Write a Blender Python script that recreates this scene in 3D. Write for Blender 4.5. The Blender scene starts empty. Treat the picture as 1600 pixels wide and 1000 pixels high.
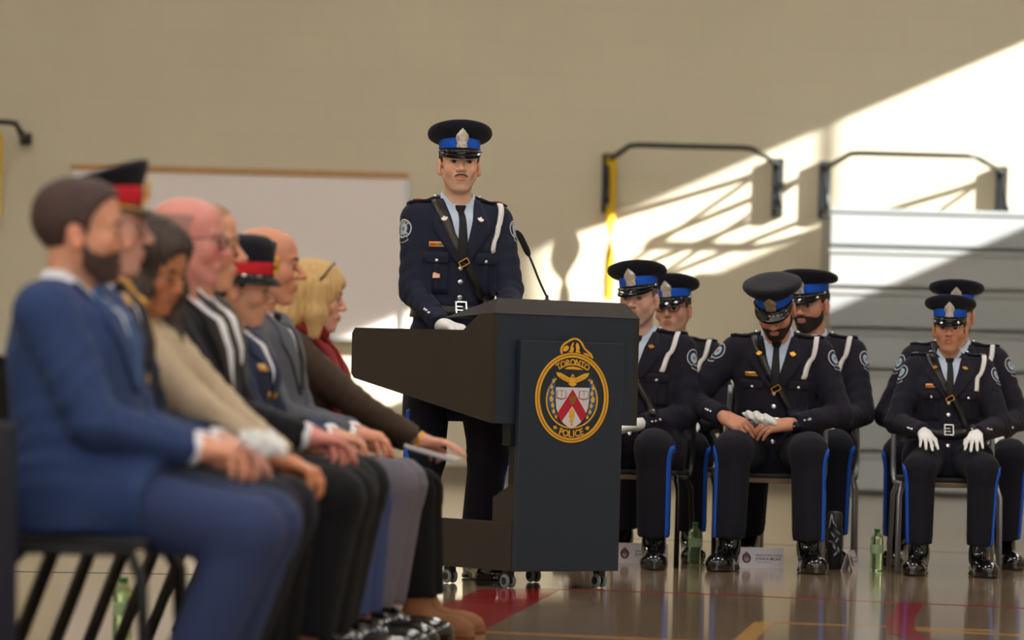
import bpy, bmesh, math, random
import numpy as np
from mathutils import Vector, Matrix
random.seed(7); np.random.seed(7)
SC = bpy.context.scene
COL = SC.collection
PI = math.pi

# ---------------------------------------------------------------- camera
cam = bpy.data.cameras.new('camera'); camo = bpy.data.objects.new('camera', cam); COL.objects.link(camo)
cam.sensor_width = 36.0
cam.lens = 6700 * 36 / 1600
cam.shift_y = 106 / 1600
cam.clip_end = 300
camo.location = (0, 0, 0.82)
camo.rotation_euler = (PI / 2, math.radians(-1.5), 0)
cam.dof.use_dof = True
cam.dof.focus_distance = 18.3
cam.dof.aperture_fstop = 2.8
cam.dof.aperture_blades = 9
SC.camera = camo

# ---------------------------------------------------------------- light
w = bpy.data.worlds.new('world'); SC.world = w; w.use_nodes = True
bg = w.node_tree.nodes['Background']
bg.inputs[0].default_value = (0.93, 0.97, 1.0, 1)
bg.inputs[1].default_value = 1.15
SUN_DIR = Vector((-1.0, 0.335, -0.46)).normalized()
sl = bpy.data.lights.new('sun', 'SUN'); sl.energy = 26; sl.angle = math.radians(0.6); sl.color = (1.0, 0.97, 0.93)
so = bpy.data.objects.new('sun', sl); COL.objects.link(so)
so.rotation_euler = SUN_DIR.to_track_quat('-Z', 'Y').to_euler()
so.location = (20, 20, 15)
SC.view_settings.view_transform = 'Standard'
SC.view_settings.look = 'None'
SC.view_settings.exposure = 0.2
SC.view_settings.gamma = 1.0
SC.view_settings.use_curve_mapping = False

# ---------------------------------------------------------------- materials
def lin(c):
    return tuple(((x / 255) / 12.92 if x / 255 <= 0.04045 else ((x / 255 + 0.055) / 1.055) ** 2.4) for x in c)
_M = {}
def mat(name, rgb, rough=0.6, metal=0.0, noise=0.0, nscale=40, bump=0.0, bscale=200, coat=0.0, trans=0.0, sheen=0.0, stretch=None, spec=0.5, attr=None, ior=1.45):
    if name in _M: return _M[name]
    m = bpy.data.materials.new(name); m.use_nodes = True; _M[name] = m
    nt = m.node_tree; b = nt.nodes['Principled BSDF']
    c = lin(rgb) + (1,)
    b.inputs['Base Color'].default_value = c
    b.inputs['Roughness'].default_value = rough
    b.inputs['Metallic'].default_value = metal
    b.inputs['Coat Weight'].default_value = coat
    b.inputs['Transmission Weight'].default_value = trans
    b.inputs['Sheen Weight'].default_value = sheen
    b.inputs['Specular IOR Level'].default_value = spec
    b.inputs['IOR'].default_value = ior
    tc = nt.nodes.new('ShaderNodeTexCoord')
    vec = tc.outputs['Object']
    if stretch:
        mp = nt.nodes.new('ShaderNodeMapping'); mp.inputs['Scale'].default_value = stretch
        nt.links.new(vec, mp.inputs[0]); vec = mp.outputs[0]
    src = None
    if attr:
        at = nt.nodes.new('ShaderNodeAttribute'); at.attribute_name = attr; src = at.outputs['Color']
        nt.links.new(src, b.inputs['Base Color'])
    if noise > 0:
        nz = nt.nodes.new('ShaderNodeTexNoise'); nz.inputs['Scale'].default_value = nscale; nz.inputs['Detail'].default_value = 5
        nt.links.new(vec, nz.inputs['Vector'])
        mr = nt.nodes.new('ShaderNodeMapRange'); mr.inputs[3].default_value = 1 - noise; mr.inputs[4].default_value = 1 + noise
        nt.links.new(nz.outputs['Fac'], mr.inputs[0])
        mx = nt.nodes.new('ShaderNodeMix'); mx.data_type = 'RGBA'; mx.blend_type = 'MULTIPLY'; mx.inputs[0].default_value = 1
        if src: nt.links.new(src, mx.inputs[6])
        else: mx.inputs[6].default_value = c
        nt.links.new(mr.outputs[0], mx.inputs[7]); nt.links.new(mx.outputs[2], b.inputs['Base Color'])
    if bump > 0:
        nb = nt.nodes.new('ShaderNodeTexNoise'); nb.inputs['Scale'].default_value = bscale; nb.inputs['Detail'].default_value = 3
        nt.links.new(vec, nb.inputs['Vector'])
        bp = nt.nodes.new('ShaderNodeBump'); bp.inputs['Strength'].default_value = bump; bp.inputs['Distance'].default_value = 0.002
        nt.links.new(nb.outputs['Fac'], bp.inputs['Height']); nt.links.new(bp.outputs[0], b.inputs['Normal'])
    return m

SKIN = mat('skin', (200, 150, 120), 0.48, attr='col', noise=0.06, nscale=60)
EYE = mat('eye_surface', (240, 240, 240), 0.15, attr='col')
TUNIC = mat('navy_serge', (35, 38, 56), 0.85, noise=0.12, nscale=300, bump=0.25, bscale=900, sheen=0.03, spec=0.2)
TUNICB = mat('black_navy_serge', (34, 32, 44), 0.85, noise=0.12, nscale=300, bump=0.25, bscale=900, sheen=0.03, spec=0.2)
TROU = mat('dark_navy_trousers', (28, 28, 38), 0.85, noise=0.12, nscale=300, bump=0.2, bscale=900, sheen=0.03, spec=0.2)
CAPM = mat('cap_cloth', (24, 24, 35), 0.85, noise=0.1, nscale=300, bump=0.2, bscale=900, sheen=0.06, spec=0.25)
BLUE = mat('royal_blue_felt', (6, 86, 205), 0.75, noise=0.06, nscale=200)
RED = mat('scarlet_felt', (196, 14, 34), 0.75, noise=0.06, nscale=200)
PATENT = mat('patent_leather', (10, 10, 13), 0.12, coat=0.6)
LEATHER = mat('black_leather', (22, 21, 22), 0.32, noise=0.15, nscale=80, bump=0.15, bscale=300)
SILVER = mat('polished_silver', (225, 225, 228), 0.25, metal=0.9)
NICKEL = mat('brushed_badge_metal', (214, 208, 200), 0.38, metal=0.6, noise=0.25, nscale=260)
GOLD = mat('gold_brass', (214, 160, 62), 0.3, metal=0.85)
GOLDC = mat('gold_thread', (208, 150, 40), 0.6)
WHITE = mat('white_cotton', (226, 224, 224), 0.8, noise=0.05, nscale=120, bump=0.15, bscale=400)
SHIRTB = mat('pale_blue_shirt', (190, 205, 228), 0.8, noise=0.04, nscale=120)
SHIRTW = mat('white_shirt', (228, 228, 236), 0.8, noise=0.04, nscale=120)
TIEB = mat('black_tie', (16, 16, 20), 0.7)
BLACK = mat('black_plastic', (16, 16, 18), 0.4)
SHOE = mat('polished_black_shoe', (13, 13, 15), 0.14, coat=0.5)
LACE = mat('black_lace', (12, 12, 13), 0.8)
STRAPB = mat('worn_leather_strap', (46, 42, 42), 0.35, noise=0.2, nscale=60, bump=0.1)

# ---------------------------------------------------------------- mesh helpers
def mk(name, V, F, m, parent=None, smooth=True, cols=None, mats=None, fmat=None):
    me = bpy.data.meshes.new(name)
    V = np.asarray(V, dtype=np.float32)
    me.from_pydata(V.tolist() if len(V) < 50 else V, [], F if isinstance(F, list) else F.tolist())
    if mats:
        for q in mats: me.materials.append(q)
    elif m: me.materials.append(m)
    if fmat is not None: me.polygons.foreach_set('material_index', np.asarray(fmat, dtype=np.int32))
    if smooth: me.polygons.foreach_set('use_smooth', np.ones(len(me.polygons), dtype=bool))
    if cols is not None:
        a = me.attributes.new('col', 'FLOAT_COLOR', 'POINT')
        c = np.ones((len(V), 4), dtype=np.float32); c[:, :3] = cols
        a.data.foreach_set('color', c.ravel())
    me.update()
    o = bpy.data.objects.new(name, me); COL.objects.link(o)
    if parent: o.parent = parent
    return o

def empty(name, loc=(0, 0, 0), rz=0.0):
    o = bpy.data.objects.new(name, None); COL.objects.link(o); o.location = loc; o.rotation_euler = (0, 0, rz)
    o.empty_display_size = 0.1
    return o

def tag(o, label, cat=None, group=None, kind=None):
    if label: o['label'] = label
    if cat: o['category'] = cat
    if group: o['group'] = group
    if kind: o['kind'] = kind
    return o

class MB:
    """collects simple shapes"""
    def __init__(s): s.V = []; s.F = []
    def add(s, V, F):
        n = len(s.V); s.V += [tuple(map(float, v)) for v in V]; s.F += [[n + int(i) for i in f] for f in F]; return s
    def box(s, lo, hi, bev=0.0):
        (x0, y0, z0), (x1, y1, z1) = lo, hi
        if bev <= 0:
            return s.add([(x0,y0,z0),(x1,y0,z0),(x1,y1,z0),(x0,y1,z0),(x0,y0,z1),(x1,y0,z1),(x1,y1,z1),(x0,y1,z1)],
                         [(0,3,2,1),(4,5,6,7),(0,1,5,4),(1,2,6,5),(2,3,7,6),(3,0,4,7)])
        b = bmesh.new(); bmesh.ops.create_cube(b, size=1)
        for v in b.verts: v.co = Vector(((x0+x1)/2+v.co.x*(x1-x0), (y0+y1)/2+v.co.y*(y1-y0), (z0+z1)/2+v.co.z*(z1-z0)))
        bmesh.ops.bevel(b, geom=b.edges[:], offset=bev, segments=2, affect='EDGES', profile=0.5)
        b.verts.ensure_lookup_table(); b.verts.index_update()
        s.add([v.co[:] for v in b.verts], [[v.index for v in f.verts] for f in b.faces]); b.free(); return s
    def prism(s, poly, axis, a, c):
        """extrude a 2-D polygon along an axis (0,1,2) between a and c"""
        n = len(poly)
        def P(u, v, t):
            return {0: (t, u, v), 1: (u, t, v), 2: (u, v, t)}[axis]
        V = [P(u, v, a) for u, v in poly] + [P(u, v, c) for u, v in poly]
        F = [list(range(n))[::-1], list(range(n, 2*n))] + [[i, (i+1) % n, n+(i+1) % n, n+i] for i in range(n)]
        return s.add(V, F)
    def tube(s, pts, r, n=10, ry=None, closed=False):
        pts = [Vector(p) for p in pts]; N = len(pts)
        rs = r if isinstance(r, (list, tuple)) else [r]*N
        base = len(s.V); up = None; V = []; F = []
        for i, p in enumerate(pts):
            t = (pts[min(i+1, N-1)] - pts[max(i-1, 0)])
            if closed: t = pts[(i+1) % N] - pts[(i-1) % N]
            t.normalize()
            if up is None:
                up = Vector((0,0,1)) if abs(t.z) < 0.9 else Vector((1,0,0))
            x = t.cross(up)
            if x.length < 1e-6: x = t.orthogonal()
            x.normalize(); up = x.cross(t).normalized()
            for k in range(n):
                a = 2*PI*k/n
                V.append(p + x*math.cos(a)*rs[i] + up*math.sin(a)*(rs[i] if ry is None else ry))
        for i in range(N-1 if not closed else N):
            for k in range(n):
                j = (i+1) % N
                F.append([i*n+k, i*n+(k+1) % n, j*n+(k+1) % n, j*n+k])
        if not closed:
            F.append(list(range(n))[::-1]); F.append([(N-1)*n+k for k in range(n)])
        return s.add(V, F)
    def lathe(s, prof, c=(0,0,0), n=16, sx=1.0, sy=1.0):
        V = []; F = []
        for r, z in prof:
            for k in range(n):
                a = 2*PI*k/n; V.append((c[0]+r*sx*math.cos(a), c[1]+r*sy*math.sin(a), c[2]+z))
        m = len(prof)
        for i in range(m-1):
            for k in range(n): F.append([i*n+k, i*n+(k+1) % n, (i+1)*n+(k+1) % n, (i+1)*n+k])
        F.append(list(range(n))[::-1]); F.append([(m-1)*n+k for k in range(n)])
        return s.add(V, F)
    def build(s, name, m, parent=None, smooth=False):
        return mk(name, np.array(s.V), s.F, m, parent, smooth)

def smooth_by_angle(o, deg=35):
    me = o.data
    me.polygons.foreach_set('use_smooth', np.ones(len(me.polygons), dtype=bool))
    b = bmesh.new(); b.from_mesh(me); lim = math.radians(deg)
    for e in b.edges:
        e.smooth = not (len(e.link_faces) == 2 and e.calc_face_angle(0) > lim)
    b.to_mesh(me); b.free(); return o

_glyph = {}
def text2d(txt, size=1.0, font_sx=1.0, bold=0.0):
    """flat filled mesh of a text, centred in x, baseline at 0"""
    cu = bpy.data.curves.new('t', 'FONT'); cu.body = txt; cu.size = size; cu.align_x = 'CENTER'; cu.resolution_u = 3; cu.offset = bold*size
    o = bpy.data.objects.new('t', cu); COL.objects.link(o)
    dg = bpy.context.evaluated_depsgraph_get()
    me = bpy.data.meshes.new_from_object(o.evaluated_get(dg))
    V = np.array([v.co[:] for v in me.vertices]).reshape(-1, 3); F = [list(p.vertices) for p in me.polygons]
    bpy.data.objects.remove(o); bpy.data.curves.remove(cu); bpy.data.meshes.remove(me)
    V = V[:, :2].copy(); V[:, 0] *= font_sx
    return V, F
# ================================================================ signed-distance toolkit for soft shapes
f32 = np.float32
def A(*v): return np.array(v, dtype=f32)
def smin(a, b, k):
    h = np.clip(0.5 + 0.5*(b-a)/k, 0, 1); return b*(1-h) + a*h - k*h*(1-h)
def smax(a, b, k): return -smin(-a, -b, k)
def rcone(P, a, b, ra, rb):
    a = np.asarray(a, dtype=f32); b = np.asarray(b, dtype=f32); d = b-a
    t = np.clip(((P-a)@d)/max(float(d@d), 1e-9), 0, 1)
    q = P - a - t[:, None]*d
    return np.sqrt(np.einsum('ij,ij->i', q, q)) - (ra + (rb-ra)*t)
def chain(P, pts, rs, k=0.02):
    f = None
    for i in range(len(pts)-1):
        g = rcone(P, pts[i], pts[i+1], rs[i], rs[i+1]); f = g if f is None else smin(f, g, k)
    return f
def ell(P, c, r, R=None):
    q = P - np.asarray(c, dtype=f32)
    if R is not None: q = q @ np.asarray(R, dtype=f32)
    r = np.asarray(r, dtype=f32)
    k0 = np.sqrt(((q/r)**2).sum(1)); k1 = np.sqrt(((q/(r*r))**2).sum(1)) + 1e-9
    return k0*(k0-1)/k1
def grad(f, P, e=0.002):
    n = len(P); Q = np.concatenate([P+A(e,0,0), P+A(0,e,0), P+A(0,0,e), P-A(e,0,0), P-A(0,e,0), P-A(0,0,e)])
    v = f(Q).reshape(6, n); g = (v[:3]-v[3:]).T
    return g/(np.linalg.norm(g, axis=1)[:, None] + 1e-9)
def project(f, P, it=7):
    P = np.array(P, dtype=f32).reshape(-1, 3)
    for _ in range(it):
        v = f(P)
        if np.abs(v).max() < 2e-4: break
        n = grad(f, P); P = P - n*(v*0.95)[:, None]
    return P, grad(f, P, 0.004)
def march(f, P, d, it=26):
    P = np.array(P, dtype=f32).reshape(-1, 3); d = np.asarray(d, dtype=f32)
    if d.ndim == 1: d = np.repeat(d[None], len(P), 0)
    for _ in range(it):
        v = np.clip(f(P), -0.06, 0.10)
        if np.abs(v).max() < 2e-4: break
        P = P + d*(v*0.95)[:, None]
    return P, grad(f, P, 0.004)

_EC = [((0,0,0),(1,0,0)),((0,1,0),(1,1,0)),((0,0,1),(1,0,1)),((0,1,1),(1,1,1)),
       ((0,0,0),(0,1,0)),((1,0,0),(1,1,0)),((0,0,1),(0,1,1)),((1,0,1),(1,1,1)),
       ((0,0,0),(0,0,1)),((1,0,0),(1,0,1)),((0,1,0),(0,1,1)),((1,1,0),(1,1,1))]
def nets(f, lo, hi, h):
    """surface nets of f = 0 on a grid of step h"""
    lo = np.array(lo, dtype=f32); hi = np.array(hi, dtype=f32)
    n = np.ceil((hi-lo)/h).astype(int) + 1
    ax = [lo[i] + h*np.arange(n[i], dtype=f32) for i in range(3)]
    B = 5
    nb = np.ceil(n/B).astype(int)
    bx = [lo[i] + h*(B*np.arange(nb[i], dtype=f32) + (B-1)/2) for i in range(3)]
    g = np.stack(np.meshgrid(*bx, indexing='ij'), -1).reshape(-1, 3).astype(f32)
    fc = f(g); rad = h*B*0.87*1.25 + 0.006
    V = np.repeat(np.repeat(np.repeat(np.where(fc < 0, -1.0, 1.0).astype(f32).reshape(nb), B, 0), B, 1), B, 2)
    ba = np.argwhere((np.abs(fc) < rad).reshape(nb))
    loc = np.stack(np.meshgrid(*[np.arange(B)]*3, indexing='ij'), -1).reshape(-1, 3)
    for i in range(0, len(ba), 1200):
        I = (ba[i:i+1200, None, :]*B + loc[None]).reshape(-1, 3)
        V[I[:,0], I[:,1], I[:,2]] = f(lo + h*I.astype(f32))
    V = V[:n[0], :n[1], :n[2]].copy()
    V[0] = np.maximum(V[0], 1e-4); V[-1] = np.maximum(V[-1], 1e-4)
    V[:, 0] = np.maximum(V[:, 0], 1e-4); V[:, -1] = np.maximum(V[:, -1], 1e-4)
    V[:, :, 0] = np.maximum(V[:, :, 0], 1e-4); V[:, :, -1] = np.maximum(V[:, :, -1], 1e-4)
    S = V < 0
    c = np.zeros(tuple(n-1), dtype=np.int8)
    for dx in (0,1):
        for dy in (0,1):
            for dz in (0,1): c += S[dx:n[0]-1+dx, dy:n[1]-1+dy, dz:n[2]-1+dz]
    act = np.argwhere((c > 0) & (c < 8))
    idx = -np.ones(tuple(n-1), dtype=np.int32); idx[act[:,0], act[:,1], act[:,2]] = np.arange(len(act))
    pos = np.zeros((len(act), 3), dtype=f32); cnt = np.zeros(len(act), dtype=f32)
    for a, b in _EC:
        va = V[act[:,0]+a[0], act[:,1]+a[1], act[:,2]+a[2]]; vb = V[act[:,0]+b[0], act[:,1]+b[1], act[:,2]+b[2]]
        cr = (va < 0) != (vb < 0)
        t = np.where(cr, va/np.where(cr, va-vb, 1), 0)
        p = np.array(a, dtype=f32) + t[:, None]*(np.array(b, dtype=f32)-np.array(a, dtype=f32))
        pos += p*cr[:, None]; cnt += cr
    verts = lo + h*(act + pos/cnt[:, None])
    F = []
    for k in range(3):
        u, v = (k+1) % 3, (k+2) % 3
        sl0 = [slice(None)]*3; sl1 = [slice(None)]*3
        sl0[k] = slice(0, n[k]-1); sl1[k] = slice(1, n[k])
        ch = S[tuple(sl0)] != S[tuple(sl1)]
        e = np.argwhere(ch)
        ok = (e[:, u] > 0) & (e[:, v] > 0) & (e[:, u] < n[u]-1) & (e[:, v] < n[v]-1)
        e = e[ok]
        if not len(e): continue
        ins = S[e[:,0], e[:,1], e[:,2]]
        def I(du, dv):
            q = e.copy(); q[:, u] += du; q[:, v] += dv; return idx[q[:,0], q[:,1], q[:,2]]
        q = np.stack([I(-1,-1), I(0,-1), I(0,0), I(-1,0)], 1)
        q[~ins] = q[~ins][:, ::-1]
        F.append(q)
    return verts.astype(f32), np.concatenate(F)

def grid_faces(nr, nc, base=0, flip=False):
    i, j = np.meshgrid(np.arange(nr-1), np.arange(nc-1), indexing='ij'); i = i.ravel(); j = j.ravel()
    q = np.stack([i*nc+j, i*nc+j+1, (i+1)*nc+j+1, (i+1)*nc+j], 1) + base
    return q[:, ::-1] if flip else q
def sheet(G, N, off, thick):
    """turn a grid of surface points with normals into a thin slab standing proud of the surface"""
    nr, nc = G.shape[:2]
    top = (G + N*off).reshape(-1, 3); bot = (G + N*(off-thick)).reshape(-1, 3); n = len(top)
    F = grid_faces(nr, nc)
    a, b, c = top[F[0][0]], top[F[0][1]], top[F[0][2]]
    mid = F[len(F)//2]
    nn = np.cross(top[mid[1]]-top[mid[0]], top[mid[2]]-top[mid[0]])
    flip = float(nn @ N.reshape(-1, 3)[mid[0]]) < 0
    F = grid_faces(nr, nc, 0, flip); F2 = grid_faces(nr, nc, n, not flip)
    border = [r*nc for r in range(nr)] ; ring = [j for j in range(nc)] + [r*nc+nc-1 for r in range(1, nr)] + [(nr-1)*nc+j for j in range(nc-2, -1, -1)] + [r*nc for r in range(nr-2, 0, -1)]
    R = []
    for k in range(len(ring)):
        p, q = ring[k], ring[(k+1) % len(ring)]
        R.append([p, p+n, q+n, q] if not flip else [p, q, q+n, p+n])
    return np.concatenate([top, bot]), F.tolist() + F2.tolist() + R
def resample(pts, n):
    pts = np.asarray(pts, dtype=f32)
    if len(pts) > 2:   # catmull-rom
        P = np.vstack([2*pts[0]-pts[1], pts, 2*pts[-1]-pts[-2]]); out = []
        for i in range(1, len(P)-2):
            for t in np.linspace(0, 1, 12, endpoint=False):
                p0, p1, p2, p3 = P[i-1:i+3]
                out.append(0.5*((2*p1)+(-p0+p2)*t+(2*p0-5*p1+4*p2-p3)*t*t+(-p0+3*p1-3*p2+p3)*t**3))
        out.append(pts[-1]); pts = np.array(out, dtype=f32)
    L = np.r_[0, np.cumsum(np.linalg.norm(np.diff(pts, axis=0), axis=1))]
    s = np.linspace(0, L[-1], n)
    return np.stack([np.interp(s, L, pts[:, i]) for i in range(3)], 1).astype(f32)
def ribbon(f, pts, width, off=0.004, thick=0.004, n=30, closed=False, cols=3):
    C = resample(pts, n); C, N = project(f, C)
    T = np.gradient(C, axis=0)
    if closed: T[0] = T[-1] = C[1]-C[-2]
    T /= np.linalg.norm(T, axis=1)[:, None]+1e-9
    B = np.cross(T, N); B /= np.linalg.norm(B, axis=1)[:, None]+1e-9
    wv = np.asarray(width) if np.ndim(width) else np.full(n, width)
    if len(wv) != n: wv = np.interp(np.linspace(0,1,n), np.linspace(0,1,len(wv)), wv)
    G = np.stack([C + B*(wv*u)[:, None] for u in np.linspace(-0.5, 0.5, cols)], 1)
    Q, NN = project(f, G.reshape(-1, 3), 3)
    return sheet(Q.reshape(G.shape), NN.reshape(G.shape), off, thick)
def rows_patch(f, fr, rows, ncol, off, thick, d=(-1,0,0), start=0.3):
    """rows: (v, u0, u1) in the body frame's (y, z); marched onto f along the frame's direction d"""
    o, T = fr; G = []
    for r in rows:
        v, u0, u1 = r[:3]
        for u in np.linspace(u0, u1, ncol): G.append(o + T @ A(start, u, v))
    P, N = march(f, np.array(G), T @ A(*d))
    G = P.reshape(len(rows), ncol, 3); N = N.reshape(G.shape)
    return sheet(G, N, off, thick)

def rot(yaw=0, pitch=0, roll=0):
    """columns = forward, left, up; pitch > 0 looks down"""
    cy, sy, cp, sp, cr, sr = math.cos(yaw), math.sin(yaw), math.cos(pitch), math.sin(pitch), math.cos(roll), math.sin(roll)
    Z = np.array([[cy,-sy,0],[sy,cy,0],[0,0,1]]); Y = np.array([[cp,0,sp],[0,1,0],[-sp,0,cp]]); X = np.array([[1,0,0],[0,cr,-sr],[0,sr,cr]])
    return (Z@Y@X).astype(f32)
def ik(S, W, l1, l2, pole):
    S = np.asarray(S, dtype=f32); W = np.asarray(W, dtype=f32); d = W-S; L = float(np.linalg.norm(d)); u = d/L
    if L > (l1+l2)*0.995: L = (l1+l2)*0.995; W = S+u*L
    a = (l1*l1-l2*l2+L*L)/(2*L); h = math.sqrt(max(l1*l1-a*a, 0))
    p = np.asarray(pole, dtype=f32); p = p-u*float(p@u); p /= np.linalg.norm(p)
    return S+u*a+p*h, W
# ================================================================ people
def head_sdf(Q, pr, ears=True, nose=True):
    """Q in head space: forward +x, up +z, origin between the ears at eye level"""
    P = Q.copy(); P[:, 1] = np.abs(P[:, 1])
    jw = pr.get('jaw', 1.0); nl = pr.get('nose', 0.0); ck = pr.get('cheek', 1.0); cl = pr.get('chin', 0.0)
    f = ell(P, (-0.012,0,0.035), (0.100,0.077,0.085))
    f = smin(f, ell(P, (0.026,0,-0.033), (0.064,0.059*jw,0.080)), 0.03)
    f = smin(f, rcone(P, (0.0,0.047*jw,-0.052), (0.060,0.017*jw,-0.100-cl), 0.021, 0.018), 0.025)
    f = smin(f, ell(P, (0.070,0,-0.104-cl), (0.021,0.022*jw,0.017)), 0.02)
    f = smin(f, ell(P, (0.040,0,0.052), (0.050,0.060,0.050)), 0.03)
    f = smin(f, rcone(P, (0.086,0.010,0.024), (0.074,0.045,0.022), 0.0105, 0.010), 0.018)
    f = smin(f, ell(P, (0.060,0.042,-0.026), (0.028,0.022*ck,0.028)), 0.022)
    f = smin(f, ell(P, (0.071,0,-0.066), (0.030,0.032,0.026)), 0.02)
    f = smax(f, -ell(P, (0.104,0.031,0.001), (0.020,0.019,0.0130)), 0.012)
    if nose:
        f = smin(f, rcone(P, (0.088,0,0.014), (0.112+nl,0,-0.030), 0.0070, 0.0115), 0.012)
        f = smin(f, ell(P, (0.101+nl*0.5,0.013,-0.034), (0.012,0.008,0.008)), 0.006)
        lip = pr.get('lip', 1.0)
        f = smin(f, ell(P, (0.0985,0,-0.0600), (0.0075,0.021,0.0050*lip)), 0.005)
        f = smin(f, ell(P, (0.0965,0,-0.0705), (0.0085,0.019,0.0060*lip)), 0.005)
        f = smax(f, -ell(P, (0.106,0,-0.0650), (0.009,0.024,0.0016)), 0.003)
        lid = np.maximum(ell(P, (0.0805,0.031,0.002), (0.0150,0.0165,0.0145)), (0.0044-pr.get('squint',0.0)) - P[:, 2])
        f = smin(f, lid, 0.004)
        lo = np.maximum(ell(P, (0.0800,0.031,0.002), (0.0145,0.0160,0.0140)), P[:, 2] + 0.0042)
        f = smin(f, lo, 0.004)
    if ears:
        R = rot(0, -0.25, 0)
        e = ell(P, (-0.008,0.080,-0.014), (0.020,0.0090,0.033), R)
        e = smin(e, ell(P, (-0.002,0.077,-0.038), (0.010,0.007,0.011)), 0.008)
        e = smax(e, -ell(P, (-0.004,0.0895,-0.012), (0.011,0.0065,0.019), R), 0.004)
        f = smin(f, e, 0.008)
    return f

def hand_sdf(P, W, R, curl, side, spread=1.0, thumb=0.0, fat=1.0):
    """R columns = finger direction, thumb side, back of the hand; side +1 for thumb on +column1"""
    q = (P - np.asarray(W, dtype=f32)) @ np.asarray(R, dtype=f32)
    ys = [0.031, 0.0105, -0.0105, -0.030]
    L = [(0.036,0.024,0.020),(0.041,0.027,0.021),(0.037,0.025,0.020),(0.029,0.019,0.018)]
    f = None
    for i, y in enumerate(ys):
        kx = 0.088 - 0.006*abs(i-1.2)
        a = A(0.004, y*0.62, 0); b = A(kx, y, 0.002)
        g = rcone(q, a, b, 0.0165*fat, 0.0125*fat)
        f = g if f is None else smin(f, g, 0.018)
    fin = None
    cs = curl if isinstance(curl, (list, tuple)) else (curl,)*4
    for i, y in enumerate(ys):
        kx = 0.088 - 0.006*abs(i-1.2); p = A(kx, y, 0.002); ang = 0.0; r = 0.0100*fat if i < 3 else 0.0088*fat
        yaw = (1.2-i)*0.06*spread
        for j, l in enumerate(L[i]):
            ang += cs[i]*(0.8, 1.0, 0.7)[j]
            d = A(math.cos(ang)*math.cos(yaw), math.sin(yaw), -math.sin(ang))
            g = rcone(q, p, p+d*l, r*(1-0.08*j), r*(1-0.08*(j+1)))
            fin = g if fin is None else np.minimum(fin, g) if j == 0 and i > 0 else smin(fin, g, 0.003)
            p = p+d*l
    f = smin(f, fin, 0.008)
    t0, t1, t2, t3 = A(0.012,0.018,-0.006), A(0.045,0.046-0.012*thumb,-0.014-0.008*thumb), A(0.074,0.050-0.024*thumb,-0.020-0.014*thumb), A(0.096,0.044-0.034*thumb,-0.024-0.018*thumb)
    th = chain(q, [t0, t1, t2, t3], [0.0165*fat, 0.0125*fat, 0.0105*fat, 0.0085*fat], 0.004)
    f = smin(f, th, 0.008)
    f = smin(f, rcone(q, (-0.05,0,0), (0.01,0,0), 0.026*fat, 0.024*fat), 0.02)
    return f

def frame3(fwd, up):
    f = np.asarray(fwd, dtype=f32); f = f/np.linalg.norm(f); u = np.asarray(up, dtype=f32); u = u - f*float(u@f); u /= np.linalg.norm(u)
    return f, u

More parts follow.
